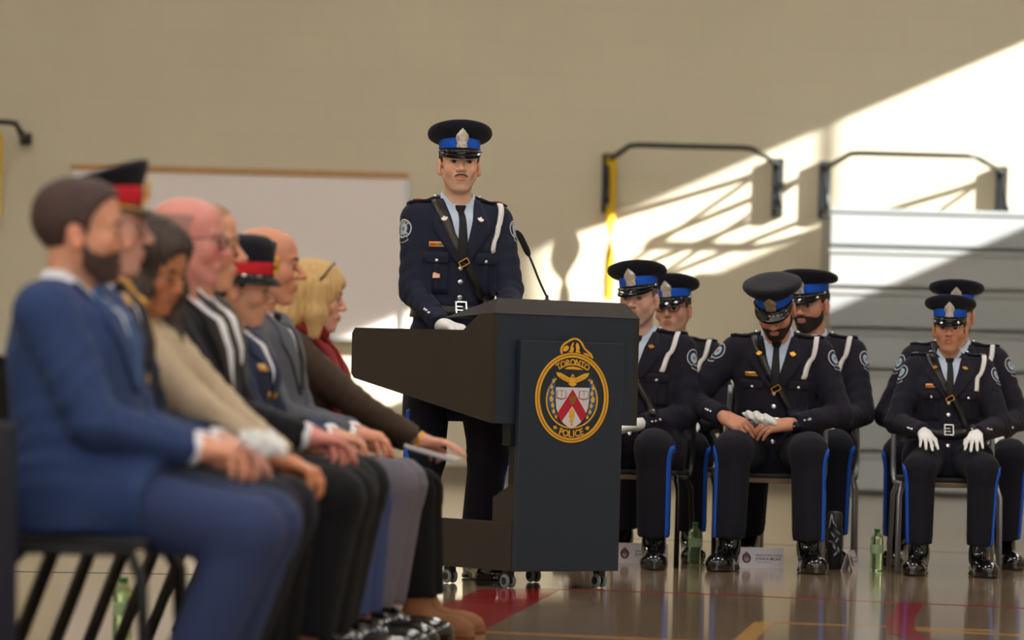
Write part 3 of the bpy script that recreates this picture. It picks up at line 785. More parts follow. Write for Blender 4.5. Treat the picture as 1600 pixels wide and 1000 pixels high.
def cap(P, band, badge, visor_m, tilt=(0,0,0), style='forage', gold=False, zoff=0.0, sc=0.945):
    """peaked cap: crown, band, peak, strap and badge in head space"""
    R = rot(*tilt); k = P.c.get('hsc', 1.0)*sc; o0 = A(0, 0, 0.050+zoff)/sc
    def X(V): return P.HC + ((np.asarray(V, dtype=f32)@R.T + o0)*k)@P.HR.T
    n = 36
    def rings(prof, close_top=False):
        V = []; F = []
        for rx, ry, z, tl, cx in prof:
            for i in range(n):
                a = 2*PI*i/n; x = rx*math.cos(a); V.append((x+cx, ry*math.sin(a), z+tl*x))
        m = len(prof)
        for j in range(m-1):
            for i in range(n): F.append([j*n+i, j*n+(i+1)%n, (j+1)*n+(i+1)%n, (j+1)*n+i])
        if close_top:
            V.append((prof[-1][4], 0, prof[-1][2])); c = len(V)-1
            for i in range(n): F.append([(m-1)*n+i, (m-1)*n+(i+1)%n, c])
        return V, F
    if style == 'forage':
        cr = [(0.106,0.086,0.041,0.05,-0.004),(0.119,0.105,0.046,0.12,-0.004),(0.131,0.124,0.054,0.19,-0.004),(0.137,0.134,0.064,0.24,-0.004),(0.139,0.137,0.074,0.26,-0.004),(0.136,0.134,0.085,0.26,-0.004),(0.120,0.116,0.094,0.24,-0.004),(0.085,0.080,0.100,0.2,-0.004),(0.04,0.04,0.102,0.15,-0.004)]
    elif style == 'peak':
        cr = [(0.106,0.086,0.046,0.05,-0.004),(0.112,0.096,0.054,0.16,-0.004),(0.119,0.112,0.062,0.28,-0.006),(0.123,0.122,0.070,0.34,-0.008),(0.123,0.122,0.076,0.36,-0.010),(0.114,0.112,0.081,0.36,-0.012),(0.08,0.08,0.084,0.34,-0.014),(0.04,0.04,0.085,0.3,-0.014)]
    else:
        cr = [(0.108,0.090,0.044,0.0,-0.004),(0.112,0.095,0.065,0.02,-0.006),(0.115,0.099,0.090,0.03,-0.008),(0.110,0.096,0.108,0.04,-0.010),(0.092,0.080,0.122,0.05,-0.012),(0.055,0.05,0.130,0.05,-0.012),(0.02,0.02,0.132,0.05,-0.012)]
    V, F = rings(cr, True)
    crown = P.obj('cap', X(V), F, CAPM)
    V, F = rings([(0.103,0.083,-0.004,0,-0.004),(0.1065,0.0865,0.006,0,-0.004),(0.1075,0.0875,0.026,0.02,-0.004),(0.1075,0.0875,0.046,0.05,-0.004),(0.104,0.084,0.048,0.05,-0.004)])
    P.obj('band', X(V), F, band, crown)
    V, F = rings([(0.100,0.081,-0.016,0,-0.004),(0.1070,0.0870,-0.014,0,-0.004),(0.1080,0.0880,0.004,0,-0.004),(0.104,0.084,0.008,0,-0.004)])
    P.obj('lower_band', X(V), F, CAPM, crown)
    # peak
    V = []; F = []; na, nr = 21, 6; amax = 1.25 if style != 'dome' else PI
    drop = {'forage': 0.038, 'peak': 0.018, 'dome': 0.022}[style]; ln = {'forage': 0.040, 'peak': 0.062, 'dome': 0.028}[style]
    for i in range(na):
        a = -amax+2*amax*i/(na-1); e = max(0.0, math.cos(a*PI/2/amax)) if style != 'dome' else 0.75+0.25*math.cos(a)
        for j in range(nr):
            t = j/(nr-1); g = t*ln*e**0.8
            V.append(((0.105+g)*math.cos(a)-0.004, (0.085+g)*math.sin(a), -0.006-drop*e**0.8*(0.75*t+0.25*t*t)+(0.004*math.sin(PI*t))))
    tv = len(V); V += [(x, y, z-0.003) for x, y, z in V]
    for i in range(na-1):
        for j in range(nr-1):
            q = [i*nr+j, (i+1)*nr+j, (i+1)*nr+j+1, i*nr+j+1]; F.append(q[::-1]); F.append([tv+x for x in q])
        q = [i*nr+nr-1, (i+1)*nr+nr-1]; F.append([q[0], q[1], q[1]+tv, q[0]+tv])
    P.obj('peak', X(V), F, visor_m, crown)
    # strap lying on the peak
    m = MB(); pts = []
    for i in range(25):
        a = -1.35+2.7*i/24; e = max(0, math.cos(a*PI/2.9)); pts.append((0.110*math.cos(a)+0.004*e, 0.0905*math.sin(a), -0.001-0.010*e))
    m.tube(pts, 0.0035, 6, ry=0.0070); P.obj('chin_strap', X(m.V), m.F, GOLDC if gold else PATENT, crown)
    for sg in (1,-1):
        m = MB(); a = sg*1.36; c = (0.110*math.cos(a)-0.002, 0.0925*math.sin(a), 0.0)
        m.lathe([(0.0075,-0.004),(0.0075,0.002),(0.004,0.004)], (0,0,0), 10)
        Vb = [(c[0]+y*0.3*0+x, c[1]+sg*z, c[2]+y) for x, y, z in m.V]
        P.obj('side_button', X(Vb), m.F, GOLD if gold else SILVER, crown)
    # badge on the front of the band
    bs = 1.0 if style != 'forage' else 1.35
    b = [(x*0.0215*bs, y*0.030*bs) for x, y in BADGE]; N = len(b); zc = 0.036 if style != 'forage' else 0.044
    sl_ = 0.10 if style != 'forage' else 0.34
    fx_ = lambda v: 0.112+sl_*max(0.0, v+zc-0.030)
    Vb = [(fx_(v)-0.006, u, v+zc) for u, v in b]+[(fx_(v)+0.003-abs(u)*0.15, u, v+zc) for u, v in b]+[(fx_(v*0.6)+0.0065, u*0.6, v*0.6+zc) for u, v in b]
    Fb = [[i,(i+1)%N,N+(i+1)%N,N+i] for i in range(N)]+[[N+i,N+(i+1)%N,2*N+(i+1)%N,2*N+i] for i in range(N)]+[list(range(2*N,3*N))]
    P.obj('badge', X(Vb), Fb, badge, crown, smooth=False)
    return crown

def uniform(P, m=TUNICB, tr=TROU, shirt=SHIRTB, strap=True, belt=True, patches=(1,-1), lanyard=True, tagm=GOLDC, pins=GOLD, fancy=False, btn=SILVER, chairdisc=True, vlow=0.285, strapm=LEATHER, pock=True):
    P.trousers(tr); P.tunic(m); f = P.tunic_f; fr = P.fr()
    P.collar_shirt(shirt, TIEB, vlow, 0.066)
    P.lapels(m, vlow, 0.064, notch=0.405, wide=0.102, cz=-0.004)
    yb = 1 if not P.female else 0.9
    bz = 0.125
    # fly edge below the lapels
    V, F = rows_patch(f, fr, [(z, 0.008, 0.020) for z in np.linspace(0.0 if not P.standing else -0.10, vlow-0.01, 10)], 2, 0.0025, 0.004); P.obj('front_edge', V, F, m, P.tun)
    for z in (vlow-0.022, 0.205, 0.055) if not fancy else (vlow-0.02, 0.218, 0.165, 0.055): P.disc('button', -0.004, z, 0.0115, btn)
    if pock:
        for sg in (1,-1):
            V, F = rows_patch(f, fr, [(0.318, sg*0.048*yb, sg*0.150*yb),(0.300, sg*0.048*yb, sg*0.150*yb),(0.286, sg*0.048*yb, sg*0.150*yb),(0.278, sg*0.060*yb, sg*0.138*yb)], 7, 0.005, 0.006)
            P.obj('pocket_flap', V, F, m, P.tun)
            V, F = rows_patch(f, fr, [(z, sg*0.052*yb, sg*0.146*yb) for z in np.linspace(0.30, 0.175, 6)], 7, 0.0022, 0.004)
            P.obj('pocket', V, F, m, P.tun)
            V, F = rows_patch(f, fr, [(z, sg*0.090*yb, sg*0.108*yb) for z in np.linspace(0.282, 0.178, 6)], 3, 0.0045, 0.004)
            P.obj('pocket_pleat', V, F, m, P.tun)
            P.disc('button', sg*0.099*yb, 0.289, 0.009, btn, th=0.010)
    if tagm:
        V, F = rows_patch(f, fr, [(0.352, -0.128*yb, -0.066*yb), (0.335, -0.128*yb, -0.066*yb)], 5, 0.006, 0.006)
        t = P.obj('name_tag', V, F, mat('name_tag_gold', (222,170,92), 0.4))
        V, F = rows_patch(f, fr, [(0.3465, -0.124*yb, -0.102*yb), (0.3405, -0.124*yb, -0.102*yb)], 3, 0.0068, 0.002); P.obj('tag_lettering', V, F, mat('tag_red', (206,70,40), 0.5), t)
        V, F = rows_patch(f, fr, [(0.3455, -0.100*yb, -0.080*yb), (0.3415, -0.100*yb, -0.080*yb)], 3, 0.0068, 0.002); P.obj('tag_lettering', V, F, mat('tag_brown', (128,92,56), 0.5), t)
        V, F = rows_patch(f, fr, [(0.348, -0.077*yb, -0.069*yb), (0.339, -0.077*yb, -0.069*yb)], 3, 0.0068, 0.002); P.obj('tag_crest', V, F, mat('tag_grey', (90,84,92), 0.5), t)
    if pins:
        for sg in (1,-1):
            p, n = P.front_pt(sg*0.070, 0.425, off=0.012); P.plate('lapel_pin', [(x*0.014, y*0.015) for x, y in LEAF], p, n, P.T@A(0,0.25*sg,1), pins)
    # epaulettes
    for sg in (1,-1):
        G = [P.tp(x, sg*y, 0.62) for y in np.linspace(0.075, 0.200*P.W**0.5*(0.93 if P.female else 1), 8) for x in np.linspace(-0.034, 0.022, 4)]
        Q, N = march(f, G, P.T@A(0,0,-1)); V, F = sheet(Q.reshape(8,4,3), N.reshape(8,4,3), 0.011, 0.008); e = P.obj('epaulette', V, F, CAPM, P.tun)
        Q, N = march(f, [P.tp(-0.005, sg*0.088, 0.62)], P.T@A(0,0,-1)); P.dome('button', Q[0]+N[0]*0.010, N[0], 0.008, 0.005, btn)
        G = [P.tp(x, sg*y, 0.62) for y in np.linspace(0.150, 0.176, 3) for x in np.linspace(-0.028, 0.016, 3)]
        Q, N = march(f, G, P.T@A(0,0,-1)); V, F = sheet(Q.reshape(3,3,3), N.reshape(3,3,3), 0.0135, 0.004)
        P.obj('epaulette_mark', V, F, mat('epaulette_grey', (150,146,140), 0.6) if not fancy else mat('epaulette_red', (176,44,52), 0.6), e)
    # belt
    if belt:
        pts = [P.tp(0.2*math.cos(a), 0.24*math.sin(a), bz) for a in np.linspace(0, 2*PI, 30)]
        V, F = ribbon(s_torso(P), pts, 0.050, 0.014, 0.010, 60, closed=True); b = P.obj('belt', V, F, LEATHER)
        p, n = P.front_pt(-0.002, bz, off=0.014)
        up = P.T@A(0,0,1)
        fr_ = lambda w, h: [(-w,-h),(w,-h),(w,h),(-w,h)]
        for q in ([(-0.024,-0.029),(0.024,-0.029),(0.024,-0.023),(-0.024,-0.023)], [(-0.024,0.023),(0.024,0.023),(0.024,0.029),(-0.024,0.029)], [(-0.024,-0.029),(-0.018,-0.029),(-0.018,0.029),(-0.024,0.029)], [(0.018,-0.029),(0.024,-0.029),(0.024,0.029),(0.018,0.029)], [(-0.018,0.004),(0.006,0.004),(0.006,0.009),(-0.018,0.009)], [(-0.018,-0.011),(0.006,-0.011),(0.006,-0.006),(-0.018,-0.006)]):
            P.plate('buckle', q, p, n, up, SILVER, 0.007, b)
        V, F = rows_patch(s_torso(P), fr, [(bz+0.028, 0.088, 0.100), (bz-0.028, 0.088, 0.100)], 3, 0.019, 0.008); P.obj('belt_keeper', V, F, LEATHER, b)
    if strap:
        pts = [P.tp(-0.14,0.04,0.20), P.tp(-0.13,-0.02,0.34), P.tp(-0.10,-0.075,0.46), P.tp(0.0,-0.100,0.535), P.tp(0.09,-0.080,0.45), P.tp(0.15,-0.022,0.335), P.tp(0.16,0.028,0.255), P.tp(0.155,0.075,0.185), P.tp(0.15,0.108,0.140)]
        V, F = ribbon(f, pts, 0.033, 0.009, 0.007, 60); st = P.obj('cross_strap', V, F, strapm)
        p, n = P.front_pt(0.006, 0.285, off=0.014); d = P.T@A(0,-0.52,0.85)
        for q in ([(-0.021,-0.013),(0.021,-0.013),(0.021,-0.0095),(-0.021,-0.0095)], [(-0.021,0.0095),(0.021,0.0095),(0.021,0.013),(-0.021,0.013)], [(-0.021,-0.013),(-0.0175,-0.013),(-0.0175,0.013),(-0.021,0.013)], [(0.0175,-0.013),(0.021,-0.013),(0.021,0.013),(0.0175,0.013)]):
            P.plate('strap_buckle', q, p, n, d, GOLD, 0.006, st)
        pts = [P.tp(0.16,0.010,0.280), P.tp(0.16,0.045,0.228), P.tp(0.155,0.082,0.175), P.tp(0.15,0.106,0.143)]
        V, F = ribbon(f, pts, 0.026, 0.0135, 0.006, 20); P.obj('strap_end', V, F, LEATHER, st)
        p, n = P.front_pt(0.110, 0.140, off=0.016); P.dome('strap_stud', p, n, 0.021, 0.008, LEATHER, st); P.dome('stud', p+n*0.008, n, 0.0055, 0.004, SILVER, st)
    if lanyard:
        pts = [P.tp(0.01,0.172,0.56), P.tp(0.06,0.170,0.49), P.tp(0.12,0.162,0.43), P.tp(0.15,0.150,0.37), P.tp(0.16,0.142,0.325)]
        V, F = ribbon(f, pts, 0.020, 0.010, 0.010, 26); P.obj('lanyard', V, F, WHITE)
    for sg in patches: shoulder_patch(P, sg, full=fancy)
    for sg in (1,-1):
        S, E, Wr = P.arm[sg]; u = (Wr-E)/np.linalg.norm(Wr-E)
        side = np.cross(u, A(0,0,1)); side = side/np.linalg.norm(side)
        if side @ (P.T@A(1,0,0)) < 0: side = -side
        for i in range(3):
            q = Wr-u*(0.035+0.017*i)+side*0.1+A(0,0,0.03); p, n = project(f, [q]); P.dome('cuff_button', p[0], n[0], 0.0068, 0.006, btn)
def s_torso(P): return lambda X: P.torso_f(X, P.c.get('loose', 0.006))

def shoulder_patch(P, sg, full=False, r=0.040):
    S, E, Wr = P.arm[sg]; u = (E-S)/np.linalg.norm(E-S)
    out = P.T@A(0.55, sg*1.0, 0.05); out = out-u*float(out@u); out /= np.linalg.norm(out)
    c = S+u*0.055; side = np.cross(out, -u)
    f = P.tunic_f
    cuts = [0.0, 0.30, 0.62, 0.86, 1.0]; mats = [mat('patch_red', (190,98,62), 0.8), mat('patch_sky', (150,190,216), 0.8), mat('patch_navy', (30,34,52), 0.8), mat('patch_white', (214,214,216), 0.8)]
    n = 24; pts = []; F = []; fm = []
    rr = [0.02, 0.24, 0.56, 0.90, 1.0]
    for q in rr:
        for i in range(n):
            a = 2*PI*i/n; pts.append(c+out*0.12+(side*math.cos(a)*0.92 - u*math.sin(a))*r*q)
    Q, N = march(f, np.array(pts), -out); Q = Q+N*0.003
    F = [list(range(n))]; fm = [0]
    for j in range(len(rr)-1):
        for i in range(n): F.append([j*n+i, j*n+(i+1)%n, (j+1)*n+(i+1)%n, (j+1)*n+i]); fm.append(j)
    o = P.obj('shoulder_patch', Q, F, None, P.tun, mats=mats, fmat=fm)
    # scroll under the disc
    pts = [c+out*0.12+side*x*r+u*(0.98-0.10*(1-(x/1.0)**2)*-2.0)*r for x in np.linspace(-0.85,0.85,9)]
    for wdt, of, mm in ((0.024, 0.0045, mats[3]), (0.0165, 0.0056, mats[2])):
        V, F = ribbon(f, pts, wdt, of, 0.003, 16); P.obj('patch_scroll', V, F, mm, o)
    if full:
        for txt, rad, a0, flip, sz in (('POLICE', 0.70, -PI/2, True, 0.020), ('TORONTO', 0.66, PI/2, False, 0.017)):
            L = len(txt)
            for i, ch in enumerate(txt):
                da = (i-(L-1)/2)*0.31*(1 if flip else -1); a = a0+da
                V2, F2 = text2d(ch, sz); V2[:,1] -= sz*0.34
                rx = math.cos(a); ry = math.sin(a); tang = (a+PI/2) if flip else (a-PI/2)
                X = [c+out*0.12+(side*rx*0.92-u*ry)*r*rad*1.05+(side*(math.cos(tang)*v[0]-math.sin(tang)*v[1])-u*(math.sin(tang)*v[0]+math.cos(tang)*v[1])) for v in V2]
                Q, N = march(f, np.array(X), -out); P.obj('patch_letter', Q+N*0.0042, F2, mats[3], o)
    return o
# ================================================================ the gym hall
WALL_Y = 38.0; RX = 9.0; LX = -9.0; CZ = 8.0; NY = -3.0
def wallmat(name, rgb, brick=True):
    m = bpy.data.materials.new(name); m.use_nodes = True; nt = m.node_tree; b = nt.nodes['Principled BSDF']
    b.inputs['Roughness'].default_value = 0.75
    tc = nt.nodes.new('ShaderNodeTexCoord'); sp = nt.nodes.new('ShaderNodeSeparateXYZ'); nt.links.new(tc.outputs['Object'], sp.inputs[0])
    ad = nt.nodes.new('ShaderNodeMath'); ad.operation = 'ADD'; nt.links.new(sp.outputs[0], ad.inputs[0]); nt.links.new(sp.outputs[1], ad.inputs[1])
    cb = nt.nodes.new('ShaderNodeCombineXYZ'); nt.links.new(ad.outputs[0], cb.inputs[0]); nt.links.new(sp.outputs[2], cb.inputs[1])
    br = nt.nodes.new('ShaderNodeTexBrick'); br.inputs['Scale'].default_value = 1.0
    br.inputs['Brick Width'].default_value = 0.6; br.inputs['Row Height'].default_value = 0.3; br.inputs['Mortar Size'].default_value = 0.006; br.inputs['Mortar Smooth'].default_value = 0.6
    c = lin(rgb); br.inputs['Color1'].default_value = c+(1,); br.inputs['Color2'].default_value = tuple(x*0.985 for x in c)+(1,); br.inputs['Mortar'].default_value = tuple(x*0.93 for x in c)+(1,)
    nt.links.new(cb.outputs[0], br.inputs['Vector'])
    nz = nt.nodes.new('ShaderNodeTexNoise'); nz.inputs['Scale'].default_value = 0.7; nt.links.new(tc.outputs['Object'], nz.inputs['Vector'])
    mr = nt.nodes.new('ShaderNodeMapRange'); mr.inputs[3].default_value = 0.93; mr.inputs[4].default_value = 1.05; nt.links.new(nz.outputs['Fac'], mr.inputs[0])
    mx = nt.nodes.new('ShaderNodeMix'); mx.data_type = 'RGBA'; mx.blend_type = 'MULTIPLY'; mx.inputs[0].default_value = 1
    nt.links.new(br.outputs['Color'], mx.inputs[6]); nt.links.new(mr.outputs[0], mx.inputs[7]); nt.links.new(mx.outputs[2], b.inputs['Base Color'])
    bp = nt.nodes.new('ShaderNodeBump'); bp.inputs['Strength'].default_value = 0.15; bp.inputs['Distance'].default_value = 0.003; bp.invert = True
    nt.links.new(br.outputs['Fac'], bp.inputs['Height']); nt.links.new(bp.outputs[0], b.inputs['Normal'])
    return m
WALLM = wallmat('painted_block_wall', (201, 192, 168))

def floormat():
    m = bpy.data.materials.new('varnished_maple_floor'); m.use_nodes = True; nt = m.node_tree; b = nt.nodes['Principled BSDF']
    tc = nt.nodes.new('ShaderNodeTexCoord')
    br = nt.nodes.new('ShaderNodeTexBrick'); br.inputs['Scale'].default_value = 1.0
    br.inputs['Brick Width'].default_value = 0.9; br.inputs['Row Height'].default_value = 0.057; br.inputs['Mortar Size'].default_value = 0.0012; br.inputs['Mortar Smooth'].default_value = 0.2
    br.offset = 0.37; br.inputs['Bias'].default_value = 0.0
    c = lin((160, 136, 108)); br.inputs['Color1'].default_value = c+(1,); br.inputs['Color2'].default_value = tuple(x*0.74 for x in c)+(1,); br.inputs['Mortar'].default_value = tuple(x*0.45 for x in c)+(1,)
    nt.links.new(tc.outputs['Object'], br.inputs['Vector'])
    mp = nt.nodes.new('ShaderNodeMapping'); mp.inputs['Scale'].default_value = (1.2, 22, 1); nt.links.new(tc.outputs['Object'], mp.inputs[0])
    nz = nt.nodes.new('ShaderNodeTexNoise'); nz.inputs['Scale'].default_value = 3; nz.inputs['Detail'].default_value = 6; nt.links.new(mp.outputs[0], nz.inputs['Vector'])
    mr = nt.nodes.new('ShaderNodeMapRange'); mr.inputs[3].default_value = 0.78; mr.inputs[4].default_value = 1.2; nt.links.new(nz.outputs['Fac'], mr.inputs[0])
    mx = nt.nodes.new('ShaderNodeMix'); mx.data_type = 'RGBA'; mx.blend_type = 'MULTIPLY'; mx.inputs[0].default_value = 1
    nt.links.new(br.outputs['Color'], mx.inputs[6]); nt.links.new(mr.outputs[0], mx.inputs[7]); nt.links.new(mx.outputs[2], b.inputs['Base Color'])
    # varnish: slight waviness board by board smears the reflections
    mp2 = nt.nodes.new('ShaderNodeMapping'); mp2.inputs['Scale'].default_value = (2.0, 16.0, 1); nt.links.new(tc.outputs['Object'], mp2.inputs[0])
    n2 = nt.nodes.new('ShaderNodeTexNoise'); n2.inputs['Scale'].default_value = 1.6; n2.inputs['Detail'].default_value = 3; nt.links.new(mp2.outputs[0], n2.inputs['Vector'])
    bp = nt.nodes.new('ShaderNodeBump'); bp.inputs['Strength'].default_value = 0.10; bp.inputs['Distance'].default_value = 0.004; nt.links.new(n2.outputs['Fac'], bp.inputs['Height'])
    nt.links.new(bp.outputs[0], b.inputs['Normal'])
    b.inputs['Roughness'].default_value = 0.13; b.inputs['IOR'].default_value = 1.45
    b.inputs['Coat Weight'].default_value = 0.6; b.inputs['Coat Roughness'].default_value = 0.08
    return m
FLOORM = floormat()
floor = tag(MB().box((LX-0.3, NY, -0.2), (RX+0.3, WALL_Y+0.3, 0)).build('floor', FLOORM), 'glossy varnished maple gym floor with painted court lines', kind='structure')
back = tag(MB().box((LX-0.3, WALL_Y, 0), (RX+0.3, WALL_Y+0.3, CZ)).build('wall_back', WALLM), 'cream painted block wall of the gym', kind='structure')
tag(MB().box((LX-0.3, NY, 0), (LX, WALL_Y, CZ)).build('wall_left', WALLM), 'cream painted block side wall', kind='structure')
ceil_m = mat('ceiling_paint', (214, 210, 200), 0.9, noise=0.04, nscale=2)
tag(MB().box((LX-0.3, NY, CZ), (RX+0.3, WALL_Y+0.3, CZ+0.2)).build('ceiling', ceil_m), 'pale gym ceiling', kind='structure')
# right wall with clerestory windows near the back wall: (distance from back wall from, to, sill, head)
WINS = [(0.55, 2.12, 4.10, 6.15), (2.12, 3.00, 5.20, 6.15), (3.08, 4.05, 4.45, 6.10)]
m = MB(); X0, X1 = RX, RX+0.12
y_prev = NY
for q0, q1, zs, zh in sorted(WINS, key=lambda a: -a[1]):
    ya, yb = WALL_Y-q1, WALL_Y-q0
    if ya > y_prev+1e-6: m.box((X0, y_prev, 0), (X1, ya, CZ))
    m.box((X0, ya, 0), (X1, yb, zs)); m.box((X0, ya, zh), (X1, yb, CZ)); y_prev = yb
m.box((X0, y_prev, 0), (X1, WALL_Y, CZ))
tag(m.build('wall_right', WALLM), 'cream painted block side wall with high windows', kind='structure')
ALU = mat('window_aluminium', (150, 150, 150), 0.4, metal=0.5)
for i, (q0, q1, zs, zh) in enumerate(WINS):
    ya, yb = WALL_Y-q1, WALL_Y-q0; m = MB(); t = 0.02
    m.box((X0+0.03, ya, zs), (X1-0.03, ya+t, zh)).box((X0+0.03, yb-t, zs), (X1-0.03, yb, zh)).box((X0+0.03, ya, zs), (X1-0.03, yb, zs+t)).box((X0+0.03, ya, zh-t), (X1-0.03, yb, zh))
    tag(m.build('window_%d' % (i+1), ALU), 'high clerestory window frame near the back wall', kind='structure')
BASEM = mat('baseboard_rubber', (120, 108, 90), 0.6)
tag(MB().box((LX, WALL_Y-0.02, 0), (RX, WALL_Y, 0.12)).build('baseboard_back', BASEM), 'brown rubber baseboard under the gym wall', kind='structure')

# ceiling light panels: out of view, added to brighten the hall and its people
LAMPM = bpy.data.materials.new('added_lamp_diffuser'); LAMPM.use_nodes = True
_b = LAMPM.node_tree.nodes['Principled BSDF']; _b.inputs['Emission Color'].default_value = (1, 0.97, 0.92, 1); _b.inputs['Emission Strength'].default_value = 35; _b.inputs['Base Color'].default_value = (0.9,0.9,0.9,1)
lamp_mesh = None
for iy, y in enumerate((3.0, 9.0, 15.0, 21.0, 26.5, 31.5)):
    for ix, x in enumerate((-6.0, -2.0, 2.0, 6.0)):
        r = empty('added_ceiling_light', (x, y, CZ-0.10))
        if lamp_mesh is None:
            a = MB().box((-0.62,-0.32,0.0), (0.62,0.32,0.10)).build('housing', mat('added_lamp_housing', (230,230,228), 0.5), r); d = MB().box((-0.58,-0.28,-0.012), (0.58,0.28,0.0)).build('diffuser', LAMPM, r); lamp_mesh = (a, d)
        else:
            for q in lamp_mesh: c = q.copy(); COL.objects.link(c); c.parent = r
        tag(r, 'added white light panel under the gym ceiling, out of view, brightening the hall', 'light', 'added ceiling light panels')

# painted court lines: thin paint films on the floor
def line(pts, w, m, z=0.0012):
    pts = [Vector((x, y, 0)) for x, y in pts]; V = []; F = []
    for i, p in enumerate(pts):
        t = (pts[min(i+1, len(pts)-1)]-pts[max(i-1, 0)]).normalized(); nn = Vector((-t.y, t.x, 0))
        k = 1.0
        if 0 < i < len(pts)-1:
            t1 = (pts[i]-pts[i-1]).normalized(); k = 1/max(0.5, abs(t.dot(t1)))
        V += [p+nn*w/2*k, p-nn*w/2*k]
    V = [(v.x, v.y, 0.0002) for v in V]+[(v.x, v.y, z) for v in V]; n = 2*len(pts)
    for i in range(len(pts)-1):
        a = 2*i; F += [[n+a, n+a+1, n+a+3, n+a+2], [a, a+2, n+a+2, n+a], [a+1, n+a+1, n+a+3, a+3]]
    b = bmesh.new(); me = bpy.data.meshes.new('painted_line'); me.from_pydata(V, [], F); b.from_mesh(me); bmesh.ops.recalc_face_normals(b, faces=b.faces); b.to_mesh(me); b.free()
    me.materials.append(m); o = bpy.data.objects.new('painted_line', me); COL.objects.link(o); o.parent = floor; return o
REDP = mat('red_court_paint', (140, 14, 22), 0.18, noise=0.08, nscale=6, coat=0.3)
YELP = mat('yellow_court_paint', (190, 140, 60), 0.2, coat=0.3)
GRYP = mat('grey_court_paint', (84, 82, 78), 0.2, coat=0.3)
BLKP = mat('dark_court_paint', (52, 46, 42), 0.2, coat=0.3)
# red key band, red line, other markings
def film(poly, m, z=0.0010):
    n = len(poly); V = [(x, y, 0.0002) for x, y in poly]+[(x, y, z) for x, y in poly]
    F = [list(range(n, 2*n))]+[[i, (i+1) % n, n+(i+1) % n, n+i] for i in range(n)]
    return mk('painted_line', V, F, m, floor, smooth=False)
film([(-0.62, 12.2), (-0.10, 17.45), (0.224, 17.60), (-0.30, 12.1)][::-1], REDP, 0.0009)
line([(0.15, 17.58), (0.754, 17.521), (2.054, 17.012), (4.5, 16.05)], 0.06, REDP)
line([(-4.0, 17.3), (-2.036, 17.892), (-1.354, 18.057), (-0.4, 18.25)], 0.07, BLKP)
line([(1.633, 17.25), (1.50, 16.2), (1.427, 15.562), (1.385, 14.931), (1.44, 14.5), (1.62, 14.1), (2.0, 13.8)], 0.10, REDP, 0.0014)
line([(0.921, 15.447), (1.239, 15.389), (1.75, 15.30)], 0.035, YELP)
line([(0.93, 15.43), (0.75, 13.9)], 0.07, YELP, 0.0014)
line([(-0.129, 14.393), (0.213, 14.288), (0.75, 14.12)], 0.035, YELP)
line([(1.451, 15.203), (1.72, 15.07), (2.3, 14.8)], 0.035, YELP, 0.0014)
line([(-4.5, 25.5), (1.013, 23.723), (2.745, 22.8), (4.5, 21.9)], 0.06, GRYP)
line([(-3.5, 20.2), (-1.4, 20.5), (-0.3, 20.7)], 0.05, YELP)

# whiteboard
yw = WALL_Y; WB = empty('whiteboard', (-2.46, yw-0.003, 0)); 
WHITEB = mat('whiteboard_enamel', (226, 216, 212), 0.3)
MB().box((-1.47, -0.035, 1.23), (1.47, 0.0, 2.66)).build('panel', WHITEB, WB)
TRIM = mat('oak_trim', (182, 140, 92), 0.5, noise=0.15, nscale=20)
MB().box((-1.50, -0.055, 2.645), (1.50, 0.0, 2.70), 0.004).build('top_trim', TRIM, WB)
PAL = mat('pale_aluminium', (196, 196, 190), 0.35, metal=0.4)
MB().box((-1.505, -0.05, 1.20), (-1.465, 0.0, 2.645)).build('side_trim', PAL, WB); MB().box((1.465, -0.05, 1.20), (1.505, 0.0, 2.645)).build('side_trim', PAL, WB)
MB().box((-1.50, -0.10, 1.20), (1.50, 0.0, 1.235)).build('marker_tray', PAL, WB)
tag(WB, 'wide whiteboard with oak top trim on the cream wall', 'whiteboard')
o = empty('wall_outlet', (-1.13, yw, 0.41)); MB().box((-0.045,-0.012,-0.09), (0.045,0,0.09), 0.004).build('cover_plate', mat('outlet_grey', (60,62,62), 0.5), o)
for dz in (-0.035, 0.035): MB().box((-0.018,-0.015,dz-0.02), (0.018,-0.010,dz+0.02)).build('socket', BLACK, o)
tag(o, 'small dark electrical outlet low on the wall below the whiteboard', 'outlet')

